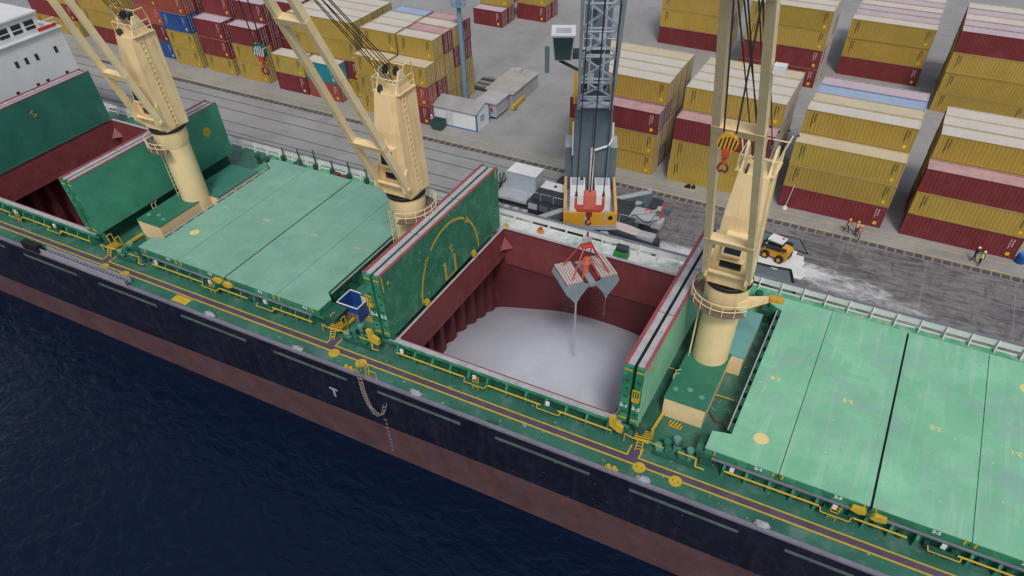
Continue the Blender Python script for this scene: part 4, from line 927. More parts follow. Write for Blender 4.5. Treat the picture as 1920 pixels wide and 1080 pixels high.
# falling threads: many small grains in thin columns
fs = MB(); GM = Matrix.Translation((-10.9, -36.2, 9.8)) @ Matrix.Rotation(A+R(22), 4, 'Z') @ Matrix.Diagonal((1.0, .92, .86, 1))
def column(lx, ly, lz, n_, spread, sz):
    for _ in range(n_):
        p = GM @ Vector((lx, ly, lz)); t = rnd.random()**1.7; g0 = gz(p.x, p.y)
        sp = spread*(.25+t); x = p.x+rnd.gauss(0, sp); y = p.y+rnd.gauss(0, sp); z = p.z+(g0-p.z)*t
        s = sz*rnd.uniform(.5, 1.2); h = s*rnd.uniform(2., 6.)
        fs.add([(x-s, y, z), (x+s*.5, y-s*.87, z), (x+s*.5, y+s*.87, z), (x, y, z+h), (x, y, z-h)], [(0, 1, 3), (1, 2, 3), (2, 0, 3), (1, 0, 4), (2, 1, 4), (0, 2, 4)])
column(-1.45, -1.7, -2.1, 2400, .10, .012)
column(1.45, -1.6, -2.1, 200, .04, .010)
for yy in (-1.0, -.2, .6, 1.4): column(-1.45, yy, -2.1, 150, .16, .009); column(1.45, yy, -2.1, 90, .16, .008)
link('falling_powder', fs.mesh('falling_powder', dust_m), None, None, 'thin streams of white powder falling from the grab', 'falling cargo', kind='stuff')
# spilled powder drift on the quay by the loader
sp = MB(); 
def drift(pts, h, m_=40, seed=1):
    rr = random.Random(seed); cx = sum(p[0] for p in pts)/len(pts); cy = sum(p[1] for p in pts)/len(pts)
    o = densify2(pts, .5); n_ = len(o); rings = 9; base = len(sp.v)
    jit = [rr.uniform(-.07, .12) for _ in range(n_)]
    for k in range(rings):
        f = 1-k/rings
        for i, (x, y) in enumerate(o):
            g_ = f*(1+jit[i]*f); sp.v.append((cx+(x-cx)*g_, cy+(y-cy)*g_, .013+h*(1-f**2)*(.6+.4*math.sin(i*.9+k*1.7)*f)))
    sp.v.append((cx, cy, .012+h))
    for k in range(rings-1):
        for i in range(n_): sp.f.append((base+k*n_+i, base+k*n_+(i+1) % n_, base+(k+1)*n_+(i+1) % n_, base+(k+1)*n_+i)); sp.mi.append(0)
    for i in range(n_): sp.f.append((base+(rings-1)*n_+i, base+(rings-1)*n_+(i+1) % n_, base+rings*n_)); sp.mi.append(0)
def densify2(p, s):
    o = []
    for a, b in zip(p, p[1:]+p[:1]):
        k = max(1, int(math.dist(a, b)/s)); o += [(a[0]+(b[0]-a[0])*i/k, a[1]+(b[1]-a[1])*i/k) for i in range(k)]
    return o
drift([(-4.5, -18.4), (-5.2, -14.2), (-4.0, -11.0), (-2, -9.9), (1.2, -8.4), (3.8, -8.9), (5.3, -10.6), (5.8, -12.4), (5.5, -14.2), (4.9, -14.4), (4.6, -13.0), (.6, -13.5), (-1.5, -15.5), (-3, -18.6)], .10, seed=5)
link('spilled_powder', sp.mesh('spilled_powder', dust_m), None, None, 'white powder spilled on the quay around the small yellow loader', 'spilled cargo', kind='stuff')
def film_mat():
    m = bpy.data.materials.new('thin_powder_film'); m.use_nodes = True; t = m.node_tree; N = t.nodes; L = t.links
    b = N['Principled BSDF']; b.inputs['Base Color'].default_value = (.66, .67, .69, 1); b.inputs['Roughness'].default_value = .95
    g = N.new('ShaderNodeNewGeometry'); at = N.new('ShaderNodeAttribute'); at.attribute_name = 'cover'
    def nz(sc, sx, rz):
        mp = N.new('ShaderNodeMapping'); mp.inputs['Scale'].default_value = (sx, 1, 1); mp.inputs['Rotation'].default_value = (0, 0, rz); L.new(g.outputs['Position'], mp.inputs[0])
        n = N.new('ShaderNodeTexNoise'); n.inputs['Scale'].default_value = sc; n.inputs['Detail'].default_value = 9; n.inputs['Roughness'].default_value = .72; n.inputs['Distortion'].default_value = .8
        L.new(mp.outputs[0], n.inputs['Vector']); return n.outputs['Fac']
    def mth(op, a, c):
        x = N.new('ShaderNodeMath'); x.operation = op
        for i, v in enumerate((a, c)):
            if isinstance(v, float): x.inputs[i].default_value = v
            else: L.new(v, x.inputs[i])
        return x.outputs[0]
    f = mth('ADD', mth('MULTIPLY', nz(.7, .5, .3), .65), mth('MULTIPLY', nz(2.2, .45, -.4), .35))
    f = mth('SUBTRACT', mth('ADD', f, at.outputs['Fac']), 1.0)
    r_ = N.new('ShaderNodeMapRange'); r_.inputs[1].default_value = -.06; r_.inputs[2].default_value = .14; r_.inputs[4].default_value = .92; L.new(f, r_.inputs[0])
    L.new(r_.outputs[0], b.inputs['Alpha']); return m
def film(x0, x1, y0, y1, fn, label, z):
    b = MB(); nx_, ny_ = int((x1-x0)/.5), int((y1-y0)/.5); cov = []
    for j in range(ny_+1):
        for i in range(nx_+1):
            x = x0+(x1-x0)*i/nx_; y = y0+(y1-y0)*j/ny_; b.v.append((x, y, z)); cov.append(fn(x, y)*(0 if i in (0, nx_) or j in (0, ny_) else 1))
    for j in range(ny_):
        for i in range(nx_): a = j*(nx_+1)+i; b.f.append((a, a+1, a+nx_+2, a+nx_+1)); b.mi.append(0)
    me = b.mesh('powder_film', film_mat()); at = me.attributes.new('cover', 'FLOAT', 'POINT'); at.data.foreach_set('value', cov)
    link('powder_film', me, None, None, label, 'powder dust', kind='stuff')
def cv_(x, y):
    v = 0
    for px, py, rx, ry, k in ((-7, -19, 10, 6.5, .82), (-1, -11, 6, 4.5, .85), (7.0, -12.4, 4.6, 2.6, .66), (11, -13.6, 8, 3.4, .57), (16, -15.5, 11, 4, .52), (-12, -19.5, 8, 3.5, .6), (4, -18.5, 9, 4, .55)):
        v = max(v, k*max(0, 1-((x-px)/rx)**2-((y-py)/ry)**2)**.5)
    return v
film(-22, 28, QY+.8, -6.5, cv_, 'thin white powder film scattered over the dark quay apron', .0125)
def tarp(pts, label, hem=True):
    o = MB(); P2 = densify2(pts, .8); cx = sum(p[0] for p in P2)/len(P2); cy = sum(p[1] for p in P2)/len(P2); n_ = len(P2)
    zz = [(.05+.04*math.sin(i*1.3)) for i in range(n_)]
    vs = [(x, y, zz[i]) for i, (x, y) in enumerate(P2)]+[(cx+(x-cx)*.55, cy+(y-cy)*.55, .09+.03*math.sin(i*.7)) for i, (x, y) in enumerate(P2)]+[(cx, cy, .10)]
    o.add(vs, [(i, (i+1) % n_, n_+(i+1) % n_, n_+i) for i in range(n_)]+[(n_+i, n_+(i+1) % n_, 2*n_) for i in range(n_)])
    t = link('tarpaulin', None, None, (cx, cy, 0), label, 'tarpaulin', 'grey tarpaulins under the spilled powder')
    part('tarpaulin_sheet', o, tarp_m, t)
    if hem: part('tarpaulin_hem', MB().path([(x, y, zz[i]+.03) for i, (x, y) in enumerate(P2)], .16 if hem == 2 else .05, 6), black, t)
tarp([(-1.6, -16.9), (-1.2, -13.7), (4.6, -13.25), (5.3, -15.2), (6.0, -17.6)], 'grey tarpaulin with thick black hem next to the ship rail', 2)
tarp([(-1.6, -6.9), (4.2, -6.6), (5.7, -9.2), (3.9, -9.0), (-1.6, -8.6)], 'grey tarpaulin behind the small yellow loader')

# ------------------------------------------------------------------ containers
CH, CWD = 2.70, 2.46
def corr(L, amp=.04, pitch=.42, y=0., flip=1):
    """corrugated wall in the plane y, from x=0.12 to L-0.12"""
    b = MB(); x = .12; pts = []
    n_ = int((L-.24)/pitch); pt = (L-.24)/n_
    for i in range(n_):
        for f, o in ((0, 0), (.35, 0), (.5, 1), (.85, 1)): pts.append((x+pt*(i+f), y+flip*amp*o))
    pts.append((L-.12, y)); m_ = len(pts)
    b.add([(a, c, .14) for a, c in pts]+[(a, c, CH-.1) for a, c in pts], [(i, i+1, m_+i+1, m_+i) for i in range(m_-1)]); return b
def cont_meshes(L, c):
    mt = CC[c]; d = {}
    d['side_wall'] = (corr(L, y=.02).mesh('side_wall', mt), corr(L, y=CWD-.02, flip=-1).mesh('side_wall', mt))
    f = MB()
    for x in (0, L-.14):
        for y in (0, CWD-.14): f.box(x, x+.14, y, y+.14, 0, CH)
    for y in (0, CWD-.1):
        f.box(.14, L-.14, y, y+.1, 0, .15); f.box(.14, L-.14, y, y+.1, CH-.11, CH-.005)
    for x in (.0, L-.1): f.box(x, x+.1, .14, CWD-.14, 0, .15); f.box(x, x+.1, .14, CWD-.14, CH-.11, CH-.005)
    d['corner_frame'] = f.mesh('corner_frame', mt)
    e = MB(); pts = []; y = .14; k = 6; pt = (CWD-.28)/k
    for i in range(k):
        for g_, o in ((0, 0), (.35, 0), (.5, 1), (.85, 1)): pts.append((.03+.05*o, y+pt*(i+g_)))
    pts.append((.03, CWD-.14)); m_ = len(pts)
    e.add([(a, c_, .14) for a, c_ in pts]+[(a, c_, CH-.1) for a, c_ in pts], [(i+1, i, m_+i, m_+i+1) for i in range(m_-1)])
    d['end_wall'] = e.mesh('end_wall', mt)
    for j in (0, 1):
        y0 = .15+j*(CWD/2-.15); y1 = y0+CWD/2-.17
        b = MB(); b.box(L-.07, L-.02, y0, y1, .16, CH-.12)
        for k in range(4): b.box(L-.02, L-.005, y0+.05, y1-.05, .3+k*.58, .72+k*.58)
        d['door', j] = b.mesh('door_leaf', mt)
        b = MB()
        for f_ in (.28, .72): yy = y0+(y1-y0)*f_; b.tube((L+.012, yy, .1), (L+.012, yy, CH-.06), .028, 5); b.box(L-.0, L+.03, yy-.05, yy+.2, 1.0, 1.06)
        d['rod', j] = b.mesh('locking_rods', steel_g)
    return d
_cm = {}; _roof = {}
def roof_mesh(L, r_):
    if (L, r_) not in _roof:
        b = MB(); n_ = int(L/.5); vs = []
        for i in range(n_+1):
            x = .1+(L-.2)*i/n_
            for y in (.1, CWD-.1): vs.append((x, y, CH-.06+(.02 if i % 2 else 0)))
        b.add(vs, [(2*i, 2*i+2, 2*i+3, 2*i+1) for i in range(n_)])
        b.box(0, L, 0, .1, CH-.005, CH+.005); b.box(0, L, CWD-.1, CWD, CH-.005, CH+.005); b.box(0, .1, .1, CWD-.1, CH-.005, CH+.005); b.box(L-.1, L, .1, CWD-.1, CH-.005, CH+.005)
        _roof[L, r_] = b.mesh('roof_panel', CR[r_])
    return _roof[L, r_]
def marks(L, c):
    """small rows of illegible print as on the photographed boxes: one upright group left, one right, a decal"""
    rr = random.Random(L*10+ord(c)); d = MB(); w = MB()
    tgt = d
    for gx_, cols, hh in ((.85, (0, .3), (1.55, .95)), (L-1.15, (0, .3), (1.2, .8)))[1 if c in 'RO' else 0:]:
        for ci, cx in enumerate(cols):
            z = CH-.35
            while z > CH-.35-hh[ci]:
                s = rr.uniform(.07, .12); tgt.box(gx_+cx, gx_+cx+rr.uniform(.10, .15), -.004, .0, z-s, z); z -= s+.05
    w.box(L-1.0, L-.6, -.004, 0, .35, .75)
    return d.mesh('side_print', mark_w if c in 'RBTO' else mark_d), w.mesh('yellow_decal', decal_y)
CW_NAME = {'Y': 'mustard yellow', 'R': 'maroon red', 'B': 'blue', 'T': 'teal', 'O': 'brick orange'}
TIER = ['bottom', 'second up', 'third up', 'fourth up', 'fifth up']
ROW = ['front row', 'second row', 'third row', 'fourth row', 'fifth row', 'sixth row', 'back row']
placed = {}; todo = []
def column_stack(x0, L, y0, rows, roofs, where, pitch=2.62):
    for ri, tiers in enumerate(rows):
        for ti, c in enumerate(tiers):
            todo.append((x0, L, y0+ri*pitch, ti, c, ti == len(tiers)-1, roofs[ri] if ri < len(roofs) else 'w', where, ri, len(tiers), len(rows[ri-1]) if ri else 0))
rk = random.Random(21)
def rnd_tiers(n_, top='Y'): return ''.join(rk.choice('YYYR') for _ in range(n_-1))+top
column_stack(-28.95, 12.19, 0, ['YYR', 'RYRY', 'YYYY', 'YRYY', 'YYRY'], 'pwwwc', 'block just behind the mobile crane')
column_stack(-14.6, 12.19, 0, ['YYR', 'YRYY', 'RYYY', 'YYRY', 'RYYY'], 'pwwwc', 'block behind the right deck crane')
column_stack(0, 12.19, 0, ['RYY', 'YRYY', 'YYYY', 'YYRB', 'RYYR'], 'cwcbl', 'block behind three orange-vested workers')
column_stack(14.35, 12.19, -.15, ['RYR', 'YRYY', 'RYYY', 'YYYY'], 'pwww', 'right block beside blue drum')
column_stack(-32.0, 12.19, 45, ['RYYY', 'YRYY', 'YYYY'], 'wwwc', 'far block left of right jib')
column_stack(-15.4, 12.19, 36.9, ['RRYY', 'YRYY', 'RYYY', 'YYRY'], 'wwcw', 'far block behind right jib')
column_stack(-.95, 12.19, 44.3, ['RYY', 'YYY', 'RYR', 'YYR', 'YYY', 'RYR'], 'wllwlw', 'far block right of jib')
column_stack(14.1, 12.19, 36.3, ['YYYR', 'RYYR', 'YYYY', 'YRYR', 'YYYY'], 'llwlw', 'far block in top right corner')
column_stack(-57.35, 6.06, -.2, ['ROY', 'YRYY', 'YYYR', 'YYRY', 'YYRR'], 'cwpwp', 'short block behind white shed')
column_stack(-63.75, 6.06, -.2, ['YYY', 'RYYY', 'YYYY', 'YRYY', 'YYYB'], 'cwwwb', 'short block behind middle mast')
column_stack(-74.4, 6.06, .5, ['OT'], 'w', 'low pair under the middle crane jib')
column_stack(-80.95, 6.06, .5, ['RY'], 'w', 'low pair left of the teal container')
column_stack(-78.1, 12.19, 3.15, ['YRYY', 'YYRY', 'YYYY', 'RYYY'], 'wwww', 'tall block behind the teal container')
column_stack(-91.0, 12.19, 6.2, ['YRRR', 'YYYR', 'RYYY'], 'lwww', 'tall block left of the middle jib')
column_stack(-89.8, 6.06, 1.2, ['YYR', 'YRRR'], 'llw', 'stack under the middle crane hook')
column_stack(-97.1, 6.06, 1.2, ['YRR', 'RYRR'], 'llw', 'stack left of the middle crane hook')
column_stack(-104.7, 6.06, 1.2, ['YYBO', 'YYRR'], 'pw', 'stack right of left mast')
column_stack(-112.0, 6.06, 2.2, ['BROO', 'YYRR'], 'pw', 'stack partly behind the left mast')
column_stack(-127.5, 12.19, 2.5, ['RYYY', 'YYRY'], 'ww', 'block left of the left mast')
column_stack(-142.5, 12.19, 2.5, ['YRYY', 'YYYY'], 'ww', 'block above the white superstructure')
column_stack(-67.0, 6.06, 39.7, ['R', 'RY', 'YR'], 'lww', 'small lone stack at top centre')
column_stack(-60.7, 6.06, 45.6, ['RY', 'RY'], 'ww', 'small lone stack set back at top centre')
occ = {}
for it in todo: occ.setdefault(round(it[2], 1), []).append((it[0], it[0]+it[1], it[3]))
def hidden(it):
    x0, L, y, ti, c, top, rf, where, ri, nt_, fr_h = it
    if top or ri == 0 or ti >= fr_h: return False
    endx = x0+L if x0+L/2 < 8 else x0
    for yy, l in occ.items():
        if abs(yy-y) < 1.2:
            for a, b, t_ in l:
                gap = a-endx if x0+L/2 < 8 else endx-b
                if t_ == ti and -.3 < gap < .6: return True
    return False
rc = random.Random(5)
for it in todo:
    if hidden(it): continue
    x0, L, y, ti, c, top, rf, where, ri, nt_, fr_h = it
    if (L, c) not in _cm: _cm[L, c] = (cont_meshes(L, c), marks(L, c))
    me, (pm, dm_) = _cm[L, c]
    lab = f"{CW_NAME[c]} container, {'top' if top and ti else TIER[ti]}, {ROW[ri]}, {where}"
    t = link('shipping_container', None, None, (x0+rc.uniform(-.05, .05), y+rc.uniform(-.04, .04), ti*2.76), lab, 'container', 'containers stacked on the yard')
    k = rc.uniform(.86, 1.08); tint = (k*rc.uniform(.96, 1.04), k, k*rc.uniform(.9, 1.08), 1)
    def cp(nm, m): o = link(nm, m, t); o.color = tint; return o
    cp('corner_frame', me['corner_frame'])
    for w_ in me['side_wall']: cp('side_wall', w_)
    cp('end_wall', me['end_wall'])
    for j in (0, 1): dl = cp('door_leaf', me['door', j]); r_ = link('locking_rods', me['rod', j], dl)
    front_open = ri == 0 or ti >= fr_h
    if top or front_open: cp('roof_panel', roof_mesh(L, rf if (top or ti == fr_h-1) and top else {'Y': 'y', 'R': 'p', 'B': 'b', 'T': 'b', 'O': 'p'}[c]))
    else: cp('roof_panel', roof_mesh(L, {'Y': 'y', 'R': 'p', 'B': 'b', 'T': 'b', 'O': 'p'}[c]))
    if front_open: link('side_print', pm, t, kind='stuff'); link('yellow_decal', dm_, t)

# ------------------------------------------------------------------ yard things
sh = thing('shed', (-47.2, 2.6, 0), 'white shed with blue corner trim and grey pitched roof', 'shed')
shx0, shx1, shy0, shy1 = -51.4, -44.05, .9, 4.6
part('shed_wall', MB().prism([(shy0, 0), (shy1, 0), (shy1, 2.6), ((shy0+shy1)/2+.6, 3.3), (shy0, 2.6)], 0, shx0, shx1), white, sh)
part('roof_sheet', MB().hexa([(shx0-.2, shy0-.25, 2.6), (shx1+.2, shy0-.25, 2.6), (shx1+.2, (shy0+shy1)/2+.6, 3.36), (shx0-.2, (shy0+shy1)/2+.6, 3.36)], [(shx0-.2, shy0-.25, 2.68), (shx1+.2, shy0-.25, 2.68), (shx1+.2, (shy0+shy1)/2+.6, 3.44), (shx0-.2, (shy0+shy1)/2+.6, 3.44)]), M('dull_roof_sheet', (.34, .33, .34), .7), sh)
part('roof_sheet', MB().hexa([(shx0-.2, (shy0+shy1)/2+.601, 3.36), (shx1+.2, (shy0+shy1)/2+.601, 3.36), (shx1+.2, shy1+.3, 2.6), (shx0-.2, shy1+.3, 2.6)], [(shx0-.2, (shy0+shy1)/2+.601, 3.44), (shx1+.2, (shy0+shy1)/2+.601, 3.44), (shx1+.2, shy1+.3, 2.68), (shx0-.2, shy1+.3, 2.68)]), roof_s, sh)
for x, y in ((shx0, shy0), (shx1, shy0), (shx1, shy1)): part('corner_trim', MB().box(x-.12, x+.12, y-.06, y+.06, 0, 2.58), blue_t, sh)
part('base_trim', MB().box(shx0+.13, shx1-.13, shy0-.05, shy0-.003, 0, .16), blue_t, sh)
part('shed_door', MB().box(-49.3, -48.3, shy0-.04, shy0-.002, .17, 2.2), M('door_offwhite', (.62, .64, .68), .5), sh)
part('drain_pipe', MB().tube((-48.15, shy0-.07, .2), (-48.15, shy0-.07, 2.5), .04), steel_g, sh)
part('end_window', MB().box(shx1+.002, shx1+.04, 2.0, 3.2, 1.0, 1.9), M('pale_window', (.35, .40, .46), .2), sh)
hut = thing('machinery_hut', (-44.6, 7.6, 0), 'low grey cabin with red mark behind the white shed', 'cabin')
part('hut_body', MB().box(-46.6, -43.4, 5.6, 9.4, .35, 2.3), mhc_l, hut); part('hut_roof', MB().box(-46.8, -43.2, 5.4, 9.6, 2.301, 2.42), roof_s, hut)
part('red_sign', MB().box(-44.3, -43.95, 5.55, 5.598, 1.1, 1.6), lamp_red, hut); part('hut_skid', MB().box(-46.2, -43.8, 5.8, 9.2, 0, .349), black, hut)
lb = thing('low_grey_building', (-46, 14.0, 0), 'long low dusty building with flat roof beyond the shed', 'building')
part('building_body', MB().box(-47.4, -42.9, 10.0, 18.6, 0, 2.2), M('dusty_grey_wall', (.36, .36, .38), .9), lb)
part('building_roof', MB().box(-47.6, -42.7, 9.8, 18.8, 2.201, 2.34), M('dusty_flat_roof', (.42, .39, .36), .95, .12, .5, dirt=(.33, .30, .29), damt=.6), lb)
part('roof_box', MB().box(-46.2, -45.2, 16.8, 17.8, 2.341, 2.9), mhc_l, lb)
pl = thing('timber_stack', (-50.0, 15.6, 0), 'stack of dark planks and rusty scrap beside the pale blue pole', 'timber stack')
for k in range(6): part('plank', MB().box(-52.4, -48.2, 13.6+k*.75, 14.15+k*.75, .02+.12*(k % 2), .35+.12*(k % 2)+.15*(k > 3)), rubble_m if k % 2 else mhc_d, pl)
part('rusty_beam', MB().bar((-48.0, 12.4, .3), (-47.9, 17.4, .3), .25, .35), M('rusty_steel', (.22, .10, .06), .8), pl)
yb = thing('barrier_beam', (-42.9, 11.7, 0), 'short yellow barrier block lying on the open yard', 'barrier')
part('beam', MB().bar((-42.7, 9.4, .42), (-43.1, 13.9, .42), .6, .55), yel, yb); part('beam_foot', MB().box(-43.1, -42.3, 9.7, 10.1, 0, .15).box(-43.5, -42.7, 13.2, 13.6, 0, .15), mhc_d, yb)
sk = thing('rubbish_skip', (-49.75, -.6, 0), 'dark green rubbish skip in front of the white shed', 'skip')
sb = MB(); sb.hexa([(-50.5, -1.2, .1), (-49.0, -1.2, .1), (-49.0, .0, .1), (-50.5, .0, .1)], [(-50.75, -1.4, 1.3), (-48.75, -1.4, 1.3), (-48.75, .2, 1.3), (-50.75, .2, 1.3)]); part('skip_body', sb, skip_g, sk)
part('skip_inside', MB().box(-50.6, -48.9, -1.25, .05, 1.301, 1.31), M('skip_dark_inside', (.02, .035, .035), .9), sk)
part('skip_rim', MB().path([(-50.75, -1.4, 1.32), (-48.75, -1.4, 1.32), (-48.75, .2, 1.32), (-50.75, .2, 1.32), (-50.75, -1.4, 1.32)], .05), skip_g, sk)
lm = thing('light_mast', (-50.6, 8.8, 0), 'tall pale blue lighting mast beside the container stacks', 'light mast')
lpart('mast_pole', MB().tube((0, 0, .4), (0, 0, 16), .42, 12, .30), pole_b, lm, smooth=False); lpart('mast_base', MB().box(-.6, .6, -.6, .6, 0, .4), M('mast_base_navy', (.03, .05, .12), .6), lm)
lpart('lamp_gallery', MB().lathe((0, 0, 13.7), [(.4, 0), (1.1, 0), (1.1, .08), (.4, .08)], 14).path([(1.1*math.cos(k*.52), 1.1*math.sin(k*.52), 14.5) for k in range(13)], .05), pole_b, lm)
for k in range(8): lpart('gallery_post', MB().tube((1.1*math.cos(k*.785), 1.1*math.sin(k*.785), 13.7), (1.1*math.cos(k*.785), 1.1*math.sin(k*.785), 14.5), .035, 4), pole_b, lm)
gs = thing('generator_box', (-29.4, -12.2, 0), 'pale blue-grey generator container standing left of the mobile crane', 'generator')
GB = Matrix.Rotation(R(4), 4, 'Z')
part('generator_body', MB().box(-31.2, -27.4, -13.2, -11.0, 1.5, 3.7), M('generator_pale_blue', (.40, .47, .54), .5, .06, .6), gs); part('generator_roof', MB().box(-31.3, -27.3, -13.3, -10.9, 3.701, 3.8), white, gs)
part('generator_skid', MB().box(-31.4, -27.2, -13.5, -11.0, 1.1, 1.499), dusty, gs); part('skid_leg', MB().box(-31.2, -30.8, -13.4, -11.2, 0, 1.099).box(-27.8, -27.4, -13.4, -11.2, 0, 1.099), mhc_d, gs)
for k in range(4): part('vent_dot', MB().disc((0, 0, 0), .12, 8, .02), mhc_d, gs).matrix_local = Matrix.Translation((-1.5+k*.95, -1.02, 3.0-.3*(k % 2))) @ Matrix.Rotation(R(90), 4, 'X')
sbx = thing('switch_box', (-25.3, -11.8, 0), 'low pale grey switch cabinet between generator and mobile crane', 'cabinet')
part('cabinet_body', MB().box(-26.9, -23.8, -12.7, -11.1, .0, 2.3), M('cabinet_pale', (.52, .52, .52), .6, .06, .6), sbx); part('cabinet_lid', MB().box(-26.95, -23.75, -12.75, -11.05, 2.301, 2.37), white, sbx); part('cabinet_vent', MB().disc((-25.2, -12.0, 2.371), .2, 10, .1), black, sbx)
cr_ = thing('cable_reel', (-32.6, -13.8, 0), 'grey cable reel standing on the quay behind the folded hatch cover', 'cable reel')
cb_ = MB(); cb_.prism([(1.6*math.cos(k*.3142), 2.0+1.6*math.sin(k*.3142)) for k in range(20)], 0, -.5, -.38); cb_.prism([(1.6*math.cos(k*.3142), 2.0+1.6*math.sin(k*.3142)) for k in range(20)], 0, .38, .5)
lpart('reel_flange', cb_, mhc_l, cr_); lpart('reel_core', MB().tube((-.38, 0, 2.0), (.38, 0, 2.0), 1.1, 18), black, cr_)
for k in range(8): lpart('reel_spoke', MB().bar((.53, 0, 2), (.53, 1.55*math.cos(k*.785), 2+1.55*math.sin(k*.785)), .12, .12), mhc_d, cr_)
lpart('reel_stand', MB().box(-.8, .8, -1.2, -.9, 0, 1.2).box(-.8, .8, .9, 1.2, 0, 1.2), mhc_d, cr_)
dr = thing('blue_drum', (27.2, -.35, 0), 'blue plastic drum at the corner of the right container block', 'drum')
lpart('drum_body', MB().lathe((0, 0, 0), [(.0, 0), (.5, 0), (.56, .2), (.56, .5), (.52, .52), (.56, .56), (.56, .9), (.48, 1.05), (0, 1.05)], 18), blue_p, dr); lpart('drum_lid', MB().disc((0, 0, 1.05), .4, 16, .05), M('lid_blue', (.03, .2, .6), .4), dr)
tp = thing('floodlight_stand', (1.0, -.5, 0), 'thin white stand leaning by the maroon container at the crane jib', 'stand')
lpart('stand_base', MB().disc((0, 0, 0), .32, 12, .15).disc((0, 0, .15), .2, 12, .2), white, tp); lpart('stand_pole', MB().tube((0, 0, .3), (.35, .1, 3.2), .04, 6), white, tp)
dk = thing('wheel_chocks', (-11.4, -.7, 0), 'dark rubber chocks lying before the yellow container', 'wheel chocks')
lpart('chock', MB().prism([(-.5, 0), (.3, 0), (.1, .4)], 1, -.3, .3), black, dk); lpart('chock', MB().prism([(.35, 0), (.9, 0), (.6, .35)], 1, -.2, .4), black, dk)
gw = thing('green_winch', (-11.6, -24.5, DZ), 'small green winch with black drum on the dusty side deck', 'winch')
lpart('winch_body', MB().box(-.75, .75, -.5, .4, 0, .75), cgreen, gw); lpart('winch_drum', MB().tube((-.6, .1, 1.0), (.6, .1, 1.0), .42, 14), mhc_d, gw); lpart('winch_lug', MB().box(-.2, .2, -.2, .3, .751, 1.1), black, gw)
for x, lab in ((-5.0, 'small yellow valve post on the dusty side deck by the right cover'),):
    vp = thing('valve_post', (x, -24.7, DZ), lab, 'valve'); lpart('valve_body', MB().disc((0, 0, 0), .22, 10, .7), yel_pale, vp); lpart('valve_wheel', MB().lathe((0, 0, .7), [(.25, 0), (.32, .05), (.25, .1)], 10), dark_g, vp)
fs_ = thing('fire_hydrant', (-21.2, -24.3, DZ), 'orange hydrant on the side deck at the far coaming', 'hydrant'); lpart('hydrant_body', MB().disc((0, 0, 0), .18, 10, .6).box(-.4, .4, -.12, .12, .3, .5), orange, fs_); lpart('hydrant_cap', MB().disc((0, 0, .6), .24, 10, .12), lamp_red, fs_)
# blue skip on the deck
bs = thing('deck_skip', (-31.2, -44.5, DZ), 'blue open-top skip on the deck behind the left folded cover', 'skip')
o = MB(); o.box(-1.2, 1.2, -1.0, 1.1, .0, .1)
for a in ((-1.2, -1.12, -1., 1.1), (1.12, 1.2, -1., 1.1), (-1.119, 1.119, -1., -.92), (-1.119, 1.119, 1.02, 1.1)): o.box(*a, .1, 1.7)
lpart('skip_body', o, blue_p, bs); lpart('skip_rim', MB().path([(-1.2, -1, 1.72), (1.2, -1, 1.72), (1.2, 1.1, 1.72), (-1.2, 1.1, 1.72), (-1.2, -1, 1.72)], .06), white, bs)
for k in range(5): lpart('skip_board', MB().box(-1.15+k*.48, -.75+k*.48, -1.06, -1.005, .05, .95), M('brown_board', (.25, .15, .10), .8), bs)
# rope ladder on the hull
rl = thing('rope_ladder', (-24.4, YN-.25, .6), 'rope ladder hanging down the dark hull with its end hitched up', 'rope ladder')
cv = [(-25.45, 5.0), (-25.42, 3.6), (-25.4, 2.6), (-25.3, 1.6), (-25.1, .7), (-24.75, .05), (-24.3, -.15), (-23.85, .15), (-23.5, .9), (-23.2, 1.9)]
for dx in (-.22, .22): part('ladder_rope', MB().path([(x+dx*(1 if z > .6 else .8), YN-.3, z+(dx*.9 if -24.9 < x else 0)) for x, z in cv], .035, 5), M('ladder_rope_beige', (.24, .21, .20), .9), rl)
for i in range(len(cv)-1):
    for k in range(3 if i < 5 else 2):
        f = k/(3 if i < 5 else 2); x = cv[i][0]+(cv[i+1][0]-cv[i][0])*f; z = cv[i][1]+(cv[i+1][1]-cv[i][1])*f; tz = .22 if x > -24.9 else 0
        part('ladder_rung', MB().bar((x-.26, YN-.3, z-tz), (x+.26, YN-.3, z+tz), .10, .07), M('ladder_rung_beige', (.24, .21, .20), .9), rl)

# ------------------------------------------------------------------ small yellow loader
ld = thing('skid_loader', (2.35, -11.3, .02), 'small yellow wheeled loader with white cab roof on spilled powder', 'loader', None, R(-14)); ld.scale = (1.15, 1.15, 1.12)
P = lambda nm, mb, m, **k: lpart(nm, mb, m, ld, **k)
P('loader_body', MB().hexa([(-1.2, -.62, .35), (1.35, -.62, .35), (1.35, .62, .35), (-1.2, .62, .35)], [(-1.15, -.6, 1.0), (1.45, -.6, 1.15), (1.45, .6, 1.15), (-1.15, .6, 1.0)]), orange)
P('engine_hood', MB().hexa([(.55, -.55, 1.1), (1.5, -.55, 1.0), (1.5, .55, 1.0), (.55, .55, 1.1)], [(.6, -.5, 1.55), (1.35, -.5, 1.4), (1.35, .5, 1.4), (.6, .5, 1.55)]), orange)
P('rear_grille', MB().box(1.45, 1.52, -.35, .35, .55, 1.1), mhc_d)
P('cab_glass', MB().box(-.85, .5, -.5, .5, 1.02, 1.95), glass_d)
P('cab_roof', MB().box(-.95, .6, -.58, .58, 1.951, 2.08), white)
P('roof_beacon', MB().disc((.3, .2, 2.08), .1, 8, .15), lamp_red)
